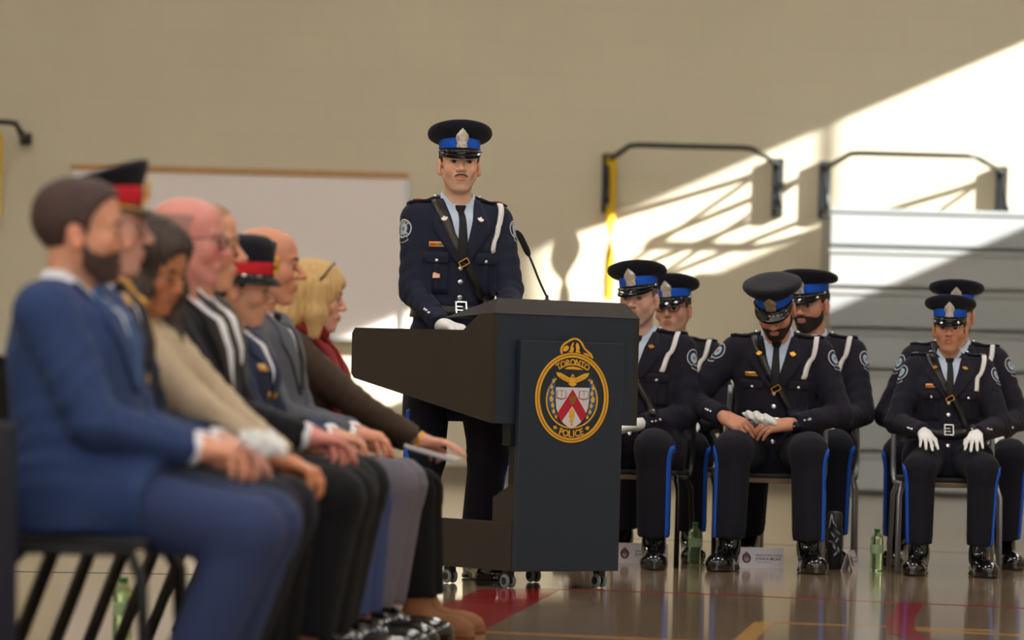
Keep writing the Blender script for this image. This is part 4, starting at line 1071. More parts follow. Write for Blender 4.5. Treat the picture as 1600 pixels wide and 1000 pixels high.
# wall-mounted pull-up bars
BARM = mat('black_powder_coat', (22, 27, 28), 0.45)
def pull_bar(x0, x1, xa, xb, zb, ztop, zlow, label):
    r = empty('pull_up_bar', ((x0+x1)/2, yw-0.004, 0)); cx = (x0+x1)/2
    for x in (x0, x1):
        p = MB().box((x-cx-0.05, -0.06, zlow), (x-cx+0.05, 0.0, ztop), 0.006).build('wall_plate', BARM, r)
        MB().tube([(x-cx, -0.02, zlow+0.06), (x-cx, -0.50, zlow+0.10)], 0.022, 10).build('support_arm', BARM, r, True)
        MB().tube([(x-cx, -0.50, zlow+0.10), (x-cx, -0.04, ztop-0.05)], 0.016, 10).build('brace', BARM, r, True)
        for dz in (0.05, ztop-zlow-0.05): MB().lathe([(0.014,0),(0.014,0.012),(0.008,0.018)], (0,0,0), 8).build('bolt', SILVER, p)
        b = [c for c in p.children]
        for c, dz in zip(b, (0.05, ztop-zlow-0.05)): c.location = (x-cx, -0.06, zlow+dz); c.rotation_euler = (PI/2, 0, 0)
    pts = [(x0-cx, -0.03, ztop-0.06), (x0-cx+0.02, -0.12, ztop-0.05), (xa-cx-0.03, -0.56, zb-0.005), (xa-cx+0.05, -0.60, zb), (0, -0.60, zb), (xb-cx-0.05, -0.60, zb), (xb-cx+0.03, -0.56, zb-0.005), (x1-cx-0.02, -0.12, ztop-0.05), (x1-cx, -0.03, ztop-0.06)]
    MB().tube(pts, 0.024, 10).build('bar', BARM, r, True)
    tag(r, label, 'pull-up bar', 'wall-mounted pull-up bars'); return r
pull_bar(0.80, 2.307, 1.005, 2.01, 2.965, 2.915, 2.39, 'black wall-mounted pull-up bar with a yellow strap above the seated officers')
pull_bar(2.72, 4.29, 2.932, 3.965, 2.945, 2.895, 2.39, 'black wall-mounted pull-up bar above the grey bleachers')
pull_bar(-5.86, -4.36, -5.65, -4.42, 3.02, 2.96, 2.86, 'black pull-up bar cut off by the picture edge, high beside the whiteboard')
def yellow_strap(x, ztop, zbot, label, twist=True):
    V = []; n = 40
    for i in range(n+1):
        t = i/n; z = ztop+(zbot-ztop)*t; a = 0 if not twist else 0.5*PI*(1-math.cos(PI*min(1, max(0, (t-0.30)/0.55))))
        hw = 0.042
        for u in (-1, 1):
            for w_ in (-0.003, 0.003): V.append((u*hw*math.cos(a)-w_*math.sin(a), u*hw*math.sin(a)+w_*math.cos(a), z))
    F = []
    for i in range(n):
        b = 4*i
        for p, q in ((0,1),(1,3),(3,2),(2,0)): F.append([b+p, b+q, b+4+q, b+4+p])
    F += [[0,1,3,2], [4*n, 4*n+2, 4*n+3, 4*n+1]]
    o = mk('hanging_strap', V, F, mat('yellow_webbing', (236, 190, 8), 0.65, noise=0.08, nscale=60)); o.location = (x, yw-0.13, 0)
    tag(o, label, 'strap'); return o
yellow_strap(0.83, 2.89, 1.62, 'twisted yellow webbing strap hanging from the bar beside the lectern microphone')
yellow_strap(-4.60, 2.95, 2.20, 'yellow strap at the picture edge hanging from the cut-off pull-up bar', False)

# closed bleachers
BL = empty('bleachers', (2.66, 36.2, 0)); BGR = [mat('bleacher_grey_%d' % i, c, 0.5, noise=0.05, nscale=3) for i, c in enumerate(((150,154,154), (145,149,149), (154,156,154)))]
BDK = mat('bleacher_dark', (140, 140, 136), 0.7)
MB().box((0.02, 0.12, 0.0), (6.2, 1.45, 2.36)).build('carcass', BDK, BL)
rows = 7; rh = 2.42/rows
for i in range(rows):
    z0 = i*rh+0.035; y0 = 0.012*i
    MB().box((0, y0, z0), (6.22, y0+0.03, z0+rh-0.075), 0.004).build('riser_board', BGR[i % 3], BL)
    b = MB().box((-0.01, y0-0.014, z0+rh-0.075), (6.23, y0+0.26, z0+rh-0.035), 0.006).build('seat_board', BGR[(i+1) % 3], BL)
tag(BL, 'grey closed telescopic bleachers of horizontal boards along the back wall', 'bleachers')

# ================================================================ lectern
TH = math.radians(38)
LE = empty('lectern', (-0.083, 17.40, 0), TH)
LFR = mat('lectern_slate_laminate', (30, 42, 57), 0.5, noise=0.04, nscale=8, bump=0.05)
LSD = mat('lectern_dark_brown_side', (42, 35, 32), 0.42, noise=0.06, nscale=8, bump=0.05)
LTP = mat('lectern_dark_top', (36, 27, 25), 0.6, spec=0.25)
LW, LD = 0.77, 0.95
cheek = [(0.0, 0.675), (0.955, 0.845), (0.975, 0.865), (0.975, 1.035), (0.955, 1.058), (0.20, 1.052), (0.095, 1.118), (0.0, 1.122)]
for x in (0.0, LW-0.025):
    m = MB().prism([(y, z) for y, z in cheek], 0, x, x+0.025); b = m.build('side_panel', LSD, LE)
MB().box((0.025, 0.0, 0.675), (LW-0.025, 0.025, 1.121)).build('front_board', LFR, LE)
MB().box((0.025, 0.025, 0.70), (LW-0.025, 0.16, 0.72)).build('shelf_board', LSD, LE)
MB().box((0.025, 0.22, 1.005), (LW-0.025, 0.95, 1.03)).build('desk_board', LTP, LE)
MB().add([(0.0,-0.004,1.122),(LW,-0.004,1.122),(LW,0.34,1.10),(0.0,0.34,1.10),(0.09,0.09,1.186),(LW-0.005,0.09,1.186),(LW-0.005,0.36,1.115),(0.09,0.36,1.115)], [(0,3,2,1),(4,5,6,7),(0,1,5,4),(1,2,6,5),(2,3,7,6),(3,0,4,7)]).build('reading_slab', LTP, LE)
# pedestal
px0, px1, pyf = 0.122, 0.665, -0.032
MB().box((px0, pyf, 0.072), (px1, -0.004, 1.015), 0.003).build('front_panel', LFR, LE)
MB().box((px0+0.012, -0.004, 0.10), (px1-0.012, 0.045, 0.70)).build('column', mat('lectern_black', (16,17,19), 0.5), LE)
MB().box((px0-0.02, 0.0, 0.585), (px0+0.012, 0.05, 0.675)).build('bracket', mat('lectern_black', (16,17,19), 0.5), LE)
MB().box((px0, 0.0, 0.072), (px0+0.022, 0.52, 0.272), 0.002).build('base_side', LSD, LE); MB().box((px1-0.022, 0.0, 0.072), (px1, 0.52, 0.272), 0.002).build('base_side', LSD, LE)
MB().box((px0+0.022, 0.0, 0.075), (px1-0.022, 0.52, 0.25)).build('base_box', LSD, LE)
MB().prism([(0.0,0.272),(0.135,0.272),(0.135,0.37),(0.0,0.435)], 0, px0+0.004, px0+0.022).build('gusset', LSD, LE); MB().prism([(0.0,0.272),(0.135,0.272),(0.135,0.37),(0.0,0.435)], 0, px1-0.022, px1-0.004).build('gusset', LSD, LE)
for x, y in ((px0+0.035, 0.06), (px1-0.06, 0.02), (px0+0.04, 0.46), (px1-0.06, 0.46)):
    c = MB().box((x-0.016, y-0.02, 0.045), (x+0.016, y+0.02, 0.075)).build('caster', BLACK, LE)
    for dx in (-0.022, 0.010):
        w_ = MB().lathe([(0.012,0),(0.026,0.001),(0.029,0.004),(0.029,0.009),(0.026,0.012),(0.012,0.013)], (0,0,0), 18).build('wheel', mat('caster_grey', (120,124,130), 0.4), c, True)
        w_.location = (x+dx, y, 0.030); w_.rotation_euler = (0, PI/2, 0)
        h = MB().lathe([(0.016,-0.001),(0.016,0.0145)], (0,0,0), 12).build('wheel', BLACK, c); h.location = (x+dx, y, 0.030); h.rotation_euler = (0, PI/2, 0)
# crest printed and inlaid on the panel: built as thin layered pieces; units of the close-up converted to metres
CREST = MB().box((0.37, pyf-0.0004, 0.77), (0.41, pyf+0.001, 0.81)).build('crest', LFR, LE)
CA, CB, CX, CZ0 = 1/1594, 1/2004, 0.3935, 0.7855
def cpt(x, y): return (CX+(x-400)*CA, CZ0-(y-555)*CB)
CG = mat('crest_gold', (226, 168, 44), 0.45); CR = mat('crest_red', (178, 24, 52), 0.5); CWt = mat('crest_white', (208, 206, 212), 0.5); CBl = mat('crest_blue', (30, 92, 140), 0.5); CDk = mat('crest_dark', (30, 36, 46), 0.5); CBr = mat('crest_brown', (140, 92, 40), 0.5)
def inlay(name, V2, F, m, layer):
    n = len(V2); y0 = pyf-0.0006; y1 = pyf-0.0008-0.0007*layer
    V = [(a, y1, b) for a, b in V2]
    cnt = {}
    for f in F:
        for i in range(len(f)): e = (f[i], f[(i+1) % len(f)]); cnt[e] = 1
    V += [(a, y0, b) for a, b in V2]; FF = []
    # orient faces towards -y
    for f in F:
        a = 0
        for i in range(len(f)): p, q = V2[f[i]], V2[f[(i+1) % len(f)]]; a += p[0]*q[1]-q[0]*p[1]
        FF.append(list(f) if a > 0 else list(f)[::-1])
    ed = set()
    for f in FF:
        for i in range(len(f)): ed.add((f[i], f[(i+1) % len(f)]))
    FF += [[p, p+n, q+n, q] for p, q in ed if (q, p) not in ed]
    return mk(name, V, FF, m, CREST, smooth=False)
def poly_inlay(name, pts, m, layer): return inlay(name, [cpt(*p) for p in pts], [list(range(len(pts)))], m, layer)
def band_inlay(name, out, inn, m, layer, closed=True):
    n = len(out); V = [cpt(*p) for p in out]+[cpt(*p) for p in inn]
    F = [[i, (i+1) % n, n+(i+1) % n, n+i] for i in range(n if closed else n-1)]
    return inlay(name, V, F, m, layer)
def ellp(cx, cy, rx, ry, a0=0, a1=2*PI, n=64, close=True):
    k = n if close else n-1
    return [(cx+rx*math.cos(a0+(a1-a0)*i/k), cy-ry*math.sin(a0+(a1-a0)*i/k)) for i in range(n)]
# outer rings; the head of the crest swells out over the beaver
def outer(d, n=96):
    """outline: oval with the rounded swelling on top, offset inward by d"""
    out = []
    top = [(298,180),(296,150),(312,118),(350,92),(380,72),(410,64),(440,72),(468,98),(492,140),(520,166),(548,190),(560,215)]
    for i in range(n):
        a = PI/2+2*PI*i/n; out.append((400+(308-d)*math.cos(a), 555-(370-d)*math.sin(a)))
    return out
band_inlay('ring', outer(0), outer(13), CG, 2); band_inlay('ring', outer(22), outer(38), CG, 2); band_inlay('ring_gap', outer(13), outer(22), CBr, 1)
def stroke(name, pts, w_, m, layer, sub=6):
    P3 = resample([(x, y, 0) for x, y in pts], len(pts)*sub)[:, :2]; T = np.gradient(P3, axis=0); T /= np.linalg.norm(T, axis=1)[:, None]; N = np.stack([-T[:,1], T[:,0]], 1)
    return band_inlay(name, (P3+N*w_/2).tolist(), (P3-N*w_/2).tolist(), m, layer, closed=False)
poly_inlay('crest_head', [(300,205),(298,160),(312,126),(350,100),(380,80),(410,72),(440,80),(468,106),(492,146),(520,172),(548,198),(560,230),(480,200),(400,188),(340,195)], CDk, 1)
stroke('ring', [(304,196),(298,160),(314,124),(350,96),(382,76),(410,68),(440,76),(468,102),(492,144),(520,170),(548,194),(562,226)], 15, CG, 3)
for pts in ([(310,172),(318,142),(344,124),(362,136),(358,158),(334,176)], [(352,180),(372,172),(378,130),(396,96),(404,110),(392,128),(404,150),(396,182)], [(420,182),(424,150),(418,122),(428,98),(442,112),(452,140),(448,166),(462,184)], [(484,182),(512,184),(546,206),(550,216),(512,204),(490,194)]): poly_inlay('beaver', pts, CG, 3)
# lettering on the oval
for txt, rx, ry, a0, sgn, sz, gap in (('TORONTO', 246, 292, PI/2, -1, 0.037, 0.158), ('POLICE', 256, 296, -PI/2, 1, 0.040, 0.150)):
    L = len(txt); w_ = {'T':1.0,'O':1.12,'R':1.0,'N':1.12,'P':0.95,'L':0.9,'I':0.6,'C':1.0,'E':0.9}
    pos = []; acc = 0
    for i, ch in enumerate(txt):
        acc += w_[ch]/2; pos.append(acc); acc += w_[ch]/2
    for i, ch in enumerate(txt):
        a = a0+sgn*(pos[i]-acc/2)*gap
        x, y = 400+rx*math.cos(a), 555-ry*math.sin(a); c0 = cpt(x, y)
        tx, tz = -rx*CA*math.sin(a), ry*CB*math.cos(a); ang = math.atan2(tz, tx)+(PI if sgn < 0 else 0)
        V2, F2 = text2d(ch, sz, 1.0, 0.014); V2[:, 1] -= sz*0.34
        inlay('letter', [(c0[0]+math.cos(ang)*v[0]-math.sin(ang)*v[1], c0[1]+math.sin(ang)*v[0]+math.cos(ang)*v[1]) for v in V2.tolist()], F2, CG, 3)
for sx, rr in ((1, 0.5), (-1, -0.5)): poly_inlay('maple_leaf', [(400+sx*136+x*19, 803-y*19) for x, y in [(a*math.cos(rr)-b*math.sin(rr), a*math.sin(rr)+b*math.cos(rr)) for a, b in LEAF]], CG, 3)
# inner oval
stroke('inner_ring', ellp(400, 575, 212, 228, PI*0.72, PI*2.28, 40, False), 12, CG, 2)
poly_inlay('inner_field', ellp(400, 575, 204, 222), CDk, 1)
stroke('arch', [(288,318),(340,290),(400,280),(460,290),(524,322)], 11, CG, 3); poly_inlay('arch_fill', [(330,318),(360,302),(400,297),(440,302),(490,322),(440,322),(400,320),(360,321)], CG, 2)
for sx in (1, -1):
    f = lambda pts: [(400+sx*(x-400), y) for x, y in pts]
    poly_inlay('wreath_field', f([(546,380),(570,410),(590,460),(602,530),(598,610),(570,680),(530,730),(506,756),(522,716),(540,660),(542,560),(545,470)]), CBl, 2)
    for (x, y, r) in ((560,420,13),(574,468,15),(566,515,16),(574,566,20),(562,618,16),(552,668,15),(532,712,12)): poly_inlay('wreath_leaf', f([(x, y-r*1.5), (x+r*0.9, y-r*0.2), (x+r*0.5, y+r*1.1), (x-r*0.3, y+r*1.4), (x-r*0.95, y+r*0.2)]), CG, 3)
    poly_inlay('wing', f([(400,372),(424,392),(462,372),(502,352),(540,347),(526,378),(505,396),(484,408),(460,418),(436,430),(412,420),(400,412)]), CG, 3)
    for k in range(4): stroke('feather', f([(430+k*22,404-k*8),(444+k*22,416-k*10)]), 3, CDk, 4, 3)
poly_inlay('eagle_body', [(400,358),(412,372),(416,400),(422,430),(436,440),(418,456),(400,462),(382,456),(364,440),(378,430),(384,400),(388,372)], CG, 4)
poly_inlay('eagle_head', [(398,374),(410,380),(404,392),(390,386)], CBr, 5)
shield = [(262,470),(544,470),(542,560),(534,640),(510,706),(470,764),(430,794),(400,806),(370,794),(330,764),(290,706),(268,640),(262,560)]
poly_inlay('shield_edge', [(400+(x-400)*1.03, 620+(y-620)*1.02) for x, y in shield], CDk, 2)
poly_inlay('shield', shield, CWt, 3)
poly_inlay('chevron', [(402,484),(526,690),(484,756),(402,622),(312,756),(274,690)], CR, 4)
for cx in (308, 496):
    poly_inlay('book_cover', [(cx-40,496),(cx+40,496),(cx+42,560),(cx,574),(cx-42,560)], CBr, 4)
    for sx in (1,-1): poly_inlay('book_page', [(cx+sx*2,502),(cx+sx*34,498),(cx+sx*36,552),(cx+sx*2,564)], CWt, 5)
poly_inlay('crown', [(402,528),(414,548),(430,540),(428,580),(420,600),(402,614),(384,600),(376,580),(374,540),(390,548)], CBr, 5)
poly_inlay('mace', [(398,640),(408,664),(424,662),(418,690),(424,712),(408,724),(414,750),(404,760),(410,786),(388,786),(394,760),(384,750),(390,724),(374,712),(380,690),(374,662),(390,664)], CG, 5)
tag(LE, 'dark slate and brown lectern on casters with a gold police crest', 'lectern')

# gooseneck microphone on the lectern
MI = empty('gooseneck_microphone', (0.135, 17.75, 1.178))
MB().lathe([(0.022,-0.006),(0.022,0.006),(0.008,0.012),(0.006,0.03)], (0,0,0), 14).build('mount', BLACK, MI, True)
MB().tube(resample([(0,0,0.02),(-0.03,0.0,0.08),(-0.06,0.0,0.15),(-0.078,0.0,0.19)], 14).tolist(), 0.0048, 8).build('gooseneck', BLACK, MI, True)
MB().tube(resample([(-0.078,0,0.19),(-0.083,0,0.200),(-0.110,0,0.255),(-0.130,0,0.288),(-0.134,0,0.294)], 9).tolist(), [0.007,0.012,0.0135,0.0135,0.0135,0.0135,0.0135,0.0115,0.005], 12).build('windscreen', mat('foam_black', (20,19,22), 0.95, bump=0.5, bscale=600), MI, True)
tag(MI, 'slim black gooseneck microphone rising from the lectern top', 'microphone')
# ================================================================ chairs
def make_chair(frame_m, seat_m, edge_m):
    r = empty('stacking_chair')
    m = MB(); m.box((-0.22,-0.225,0.425), (0.235,0.225,0.452), 0.010); smooth_by_angle(m.build('seat', seat_m, r))
    m = MB(); m.box((0.225,-0.215,0.405), (0.240,0.215,0.428), 0.004); m.build('seat_edge', edge_m, r)
    for sg in (1,-1):
        MB().tube([(0.19,sg*0.215,0.425),(0.225,sg*0.235,0.36),(0.25,sg*0.238,0.0)], 0.0125, 8, ry=0.016).build('leg', frame_m, r, True)
        MB().tube([(-0.14,sg*0.215,0.425),(-0.20,sg*0.235,0.36),(-0.33,sg*0.238,0.0)], 0.0125, 8, ry=0.016).build('leg', frame_m, r, True)
        MB().tube(resample([(-0.12,sg*0.232,0.415),(-0.205,sg*0.236,0.46),(-0.245,sg*0.236,0.60),(-0.285,sg*0.225,0.86)], 12).tolist(), 0.0125, 8, ry=0.015).build('back_post', frame_m, r, True)
        MB().tube([(-0.16,sg*0.225,0.418),(0.20,sg*0.225,0.418)], 0.010, 8).build('seat_rail', frame_m, r, True)
    V = []; F = []; nz, ny = 8, 11
    for s_ in (0, 1):
        for i in range(nz):
            t = i/(nz-1); z = 0.60+0.27*t
            for j in range(ny):
                y = -0.222+0.444*j/(ny-1); V.append((-0.262-0.03*t-0.035*(1-(y/0.222)**2)-0.014*s_, y, z-0.02*(abs(y)/0.222)**4*(1 if t > 0.5 else -1)))
    n = nz*ny; F = [list(q) for q in grid_faces(nz, ny).tolist()]+[list(q) for q in grid_faces(nz, ny, n, True).tolist()]
    ring = list(range(ny))+[r_*ny+ny-1 for r_ in range(1,nz)]+[(nz-1)*ny+j for j in range(ny-2,-1,-1)]+[r_*ny for r_ in range(nz-2,0,-1)]
    F += [[ring[k], ring[(k+1)%len(ring)], ring[(k+1)%len(ring)]+n, ring[k]+n] for k in range(len(ring))]
    mk('backrest', V, F, seat_m, r)
    return r
def copy_thing(o):
    c = o.copy(); COL.objects.link(c)
    for ch in o.children:
        d = ch.copy(); COL.objects.link(d); d.parent = c
        for g in ch.children: e = g.copy(); COL.objects.link(e); e.parent = d
    return c
CH_BLK = mat('chair_black_steel', (14,14,15), 0.4); CH_SIL = mat('chair_grey_steel', (140,142,148), 0.35, metal=0.6); CH_SEAT = mat('chair_seat_black', (20,19,20), 0.6); CH_EDGE = mat('chair_edge_tan', (120,98,72), 0.5)
ch_b = make_chair(CH_BLK, CH_SEAT, CH_SEAT); ch_k = make_chair(CH_BLK, CH_SEAT, CH_EDGE); ch_s = make_chair(CH_SIL, CH_SEAT, CH_EDGE)
used = set()
def put_chair(proto, loc, rz, label, group):
    if proto.name not in used: used.add(proto.name); o = proto
    else: o = copy_thing(proto)
    o.location = (loc[0], loc[1], 0); o.rotation_euler = (0, 0, rz); tag(o, label, 'chair', group); return o

# ================================================================ the standing officer
P = Person(standing=True, loc=(-0.257, 18.36), rz=-PI/2+0.22, scale=1.072, hip=0.993, tz=1.17, wide=0.95, sw=0.166, neck=0.170, lean=0.02, hx=0.0,
    wristL=(0.34, 0.16, 1.085), wristR=(0.30, -0.11, 1.075), poleL=(-0.7, 0.45, -0.5), poleR=(-0.7, -0.45, -0.5),
    ankleL=(0.02, 0.12, 0.09), ankleR=(-0.05, -0.15, 0.09), thigh=0.455, shin=0.445, kpoleL=(1,0.1,0.0), kpoleR=(1,-0.1,0.0), legw=1.05, cuff=0.066,
    head=(-0.12, -0.05, 0.0), gaze=(0.18, -0.10), skin=(228, 180, 150), brow=(62, 44, 34), gloves=True, curlL=0.3, curlR=0.3, fdirR=(0.9,0.35,-0.1), fdirL=(1,-0.3,-0.1),
    face={'stubble':0.28,'jaw':0.96,'lipc':(190,122,108),'nose':-0.002})
P.build_body('standing officer in navy uniform and blue-banded peaked cap behind the lectern')
uniform(P, TUNIC, TROU, SHIRTB, fancy=True, pins=NICKEL, strapm=STRAPB)
P.stripe(BLUE); P.shoes(SHOE); P.glove(WHITE)
cap(P, BLUE, NICKEL, PATENT)
HB = mat('hair_dark_brown', (58, 42, 34), 0.75, noise=0.25, nscale=90, bump=0.5, bscale=300)
P.moustache(HB)
SHORT = [(-0.13,-0.09),(-0.08,-0.075),(-0.03,-0.03),(0.0,-0.012),(0.02,0.0),(0.045,0.035),(0.07,0.072),(0.12,0.08)]
P.hair(SHORT, 0.005, HB, zmax=0.045)
p, n = P.front_pt(-0.098, 0.237, off=0.006); P.plate('commendation_pin', [(-0.014,-0.009),(0.015,-0.008),(0.015,0.008),(0.002,0.009),(-0.004,0.014),(-0.012,0.011)], p, n, P.T@A(0,0,1), mat('rose_metal', (206,160,140), 0.35, metal=0.7))

# ================================================================ seated officers facing the camera
RZ = -PI/2
def seated(loc, dz, **k):
    """k overrides; loc = chair spot, dz = turn away from straight at the camera"""
    d = dict(loc=loc, rz=RZ+dz, hip=0.556, lean=-0.02, neck=0.170, wristL=(0.31,0.15,0.655), wristR=(0.31,-0.15,0.655), ankleL=(0.41,0.17,0.10), ankleR=(0.41,-0.17,0.10),
             fdirL=(1,-0.12,-0.32), fdirR=(1,0.12,-0.32), curlL=0.22, curlR=0.22, skin=(208,164,138), brow=(70,50,40), gloves=True)
    d.update(k); return Person(**d)
FR, BR = 20.35, 21.35
# the officer half hidden by the lectern
P = seated((0.60, FR), -0.22, scale=1.09, head=(-0.12,0.02,0.05), wide=1.03, face={'stubble':0.5,'jaw':1.03,'iris':(90,100,110)}, skin=(214,170,150), brow=(110,84,66), wristL=(0.27,0.06,0.665), wristR=(0.30,-0.12,0.66), fdirL=(0.7,-0.9,-0.25))
P.build_body('seated officer with cropped stubble, half hidden behind the lectern, hands gloved', group='seated uniformed officers')
uniform(P); P.stripe(BLUE); P.shoes(SHOE, True); P.glove(WHITE); cap(P, BLUE, NICKEL, PATENT, tilt=(0,0,0.08)); P.hair(SHORT, 0.004, mat('hair_grey_brown', (110,92,80), 0.8, bump=0.4), zmax=0.045)
put_chair(ch_k, (0.60, FR), RZ-0.18, 'black framed chair under the officer half hidden by the lectern', 'chairs of the front row of officers')
# glasses, behind
P = seated((0.80, BR), -0.18, scale=1.05, head=(-0.15,0.0,0.04), face={'jaw':1.05,'cheek':1.15}, skin=(206,158,134), brow=(84,62,48))
P.build_body('seated officer wearing glasses, in the back row behind the lectern', group='seated uniformed officers')
uniform(P, strap=False); P.stripe(BLUE); P.shoes(SHOE); P.glove(WHITE); cap(P, BLUE, NICKEL, PATENT, tilt=(0,0,0.06)); P.hair(SHORT, 0.004, HB, zmax=0.045)
GLS = mat('glasses_frame_dark', (34,28,30), 0.35); LENS = mat('spectacle_lens', (250,250,252), 0.02, trans=1.0, ior=1.02)
def glasses(P, m, up=0.0, fw=0.0):
    k = P.c.get('hsc', 1.0); X = lambda V: P.HC + ((np.asarray(V, dtype=f32)+A(fw,0,up))*k)@P.HR.T
    root = None; b = MB()
    b.tube([(0.114,-0.008,0.006),(0.116,0,0.009),(0.114,0.008,0.006)], 0.0018, 6); root = P.obj('glasses', X(b.V), b.F, m)
    for sg in (1,-1):
        b = MB(); pts = [(0.112-0.012*abs(0.033+0.027*math.cos(a)*1.0-0.008)/0.05, sg*(0.034+0.026*math.cos(a)), 0.001+0.017*math.sin(a)) for a in np.linspace(0,2*PI,20,endpoint=False)]
        b.tube(pts, 0.0022, 6, closed=True); P.obj('rim', X(b.V), b.F, m, root)
        b = MB(); b.add(pts+[(x-0.001,y,z) for x,y,z in pts], [list(range(20)), list(range(20,40))[::-1]]); P.obj('lens', X(b.V), b.F, LENS, root)
        b = MB(); b.tube([(0.098,sg*0.060,0.006),(0.085,sg*0.075,0.008),(0.0,sg*0.084,0.008),(-0.02,sg*0.084,-0.004)], 0.0022, 6); P.obj('temple_arm', X(b.V), b.F, m, root)
    return root
glasses(P, GLS)
put_chair(ch_k, (0.80, BR), RZ-0.10, 'black framed chair under the officer with glasses in the back row', 'chairs of the back row of officers')
# the officer looking down at his gloves
P = seated((1.255, FR), -0.10, scale=1.09, wide=1.0, lean=0.10, head=(-0.08,0.62,0.06), hfwd=0.03, gloves=False, skin=(204,148,122), face={'jaw':1.05,'stubble':0.3}, brow=(48,34,28),
    wristL=(0.29,0.085,0.685), wristR=(0.30,-0.23,0.71), fdirL=(0.35,-1.0,-0.15), fdirR=(0.55,0.75,-0.35), hupL=(0.5,0.2,0.9), hupR=(0.6,-0.2,0.9), curlL=0.45, curlR=0.55, thumb=0.7, ankleL=(0.45,0.185,0.10), ankleR=(0.47,-0.185,0.10), poleL=(-0.4,1,-0.5), poleR=(-0.4,-1,-0.5))
P.build_body('bearded seated officer looking down at white gloves held in bare hands', group='seated uniformed officers')
uniform(P); P.stripe(BLUE); P.shoes(SHOE, True); cap(P, BLUE, mat('aged_badge', (190,164,136), 0.4, metal=0.6), PATENT)
HD = mat('hair_black_brown', (40, 30, 27), 0.75, noise=0.2, nscale=90, bump=0.5, bscale=300)
P.hair(SHORT, 0.005, HD, zmax=0.045); P.beard(0.004, HD)
P3_ = P
put_chair(ch_s, (1.255, FR), RZ-0.08, 'grey framed chair under the bearded officer looking down', 'chairs of the front row of officers')
# behind him
P = seated((1.485, BR), -0.16, scale=1.12, head=(-0.35,0.12,0.03), skin=(206,150,126), face={'jaw':1.0}, brow=(48,34,28), ankleL=(0.40,0.16,0.10), ankleR=(0.30,-0.26,0.10), wristL=(0.36,0.12,0.67), fdirL=(0.9,-0.15,-0.75))
P.build_body('bearded officer in the back row behind the one looking down', group='seated uniformed officers')
uniform(P, strap=False); P.stripe(BLUE); P.shoes(SHOE); P.glove(WHITE); cap(P, BLUE, NICKEL, PATENT); P.hair(SHORT, 0.005, HD, zmax=0.045); P.beard(0.0042, HD)
put_chair(ch_s, (1.485, BR), RZ-0.10, 'grey framed chair behind the bearded officer looking down', 'chairs of the back row of officers')
# the woman in front
P = seated((2.07, FR), -0.04, scale=0.97, female=True, hip=0.545, neck=0.158, cuff=0.062, head=(-0.10,0.02,0.0), hsc=0.98, skin=(196,140,110), face={'jaw':1.02,'cheek':1.1,'lip':1.3,'lipc':(168,84,78)}, brow=(50,36,30), thigh=0.425, shin=0.41, loose=0.012, wristL=(0.30,0.115,0.66), wristR=(0.30,-0.125,0.66), ankleL=(0.38,0.14,0.10), ankleR=(0.38,-0.14,0.10), legw=0.98, spread=1.8)
P.build_body('woman officer sitting upright with white gloved hands spread on her knees', group='seated uniformed officers')
uniform(P, pins=GOLD); P.stripe(BLUE); P.shoes(SHOE, True); P.glove(WHITE); cap(P, BLUE, NICKEL, PATENT); P.hair(SHORT, 0.006, HD, zmax=0.045)
put_chair(ch_s, (2.07, FR), RZ-0.02, 'grey framed chair under the woman officer', 'chairs of the front row of officers')
# behind her
P = seated((2.20, BR), -0.06, scale=1.07, wide=1.05, head=(-0.05,0.06,0.0), skin=(204,154,130), ankleL=(0.36,0.25,0.10), ankleR=(0.36,-0.27,0.10), kout=0.35, wristL=(0.30,0.20,0.66), wristR=(0.30,-0.22,0.66))
P.build_body('officer in the back row almost hidden behind the woman officer', group='seated uniformed officers')
uniform(P); P.stripe(BLUE); P.shoes(SHOE); P.glove(WHITE); cap(P, BLUE, NICKEL, PATENT); P.hair(SHORT, 0.005, HB, zmax=0.045)
put_chair(ch_s, (2.20, BR), RZ-0.03, 'grey framed chair behind the woman officer', 'chairs of the back row of officers')
# ================================================================ the row of guests in profile
RR = -0.10
def row(i): return (-1.02+0.0457*i, 10.10+0.585*i)
def guest(i, **k):
    d = dict(loc=row(i), rz=RR, hip=0.552, lean=-0.06, neck=0.150, wristL=(0.285,0.045,0.665), wristR=(0.285,-0.055,0.655), ankleL=(0.38,0.13,0.085), ankleR=(0.37,-0.13,0.085),
             fdirL=(0.9,-0.55,-0.12), fdirR=(0.9,0.45,-0.12), curlL=0.55, curlR=0.45, thumb=0.5, twist=-0.12, skin=(206,156,130), brow=(70,50,40), kout=0.05)
    d.update(k)
    d['loc'] = (d['loc'][0]+d.get('dx', 0), d['loc'][1])
    put_chair(ch_b, (row(i)[0]-0.02, row(i)[1]), RR, CHL[i], 'black chairs of the guests')
    return Person(**d)
CHL = ['black stacking chair under the man in the blue suit, nearest of the row', 'black stacking chair under the capped officer beside the blue suit', 'black stacking chair under the woman with long greying hair',
       'black stacking chair under the bald man with glasses', 'black stacking chair under the fair-haired man', 'black stacking chair under the woman officer in the red-banded hat', 'black stacking chair under the balding man in grey', 'black stacking chair under the blonde woman, farthest of the row']
def suit(P, jm, tm, sm, tie=None, vlow=0.24, vw=0.060, shoe=None, lap=True):
    P.trousers(tm); P.tunic(jm, 'jacket'); P.collar_shirt(sm, tie, vlow, vw)
    if lap: P.lapels(jm, vlow, vw, notch=0.40, wide=0.10, cz=-0.020)
    P.shoes(shoe or SHOE, boot=False)
    # shirt cuffs
    for sg in (1,-1):
        S, E, Wr = P.arm[sg]; u = (Wr-E)/np.linalg.norm(Wr-E)
        m = MB(); m.tube([Wr-u*0.03, Wr+u*0.004, Wr+u*0.012], [0.036,0.037,0.034], 14); P.obj('shirt_cuff', m.V, m.F, sm)
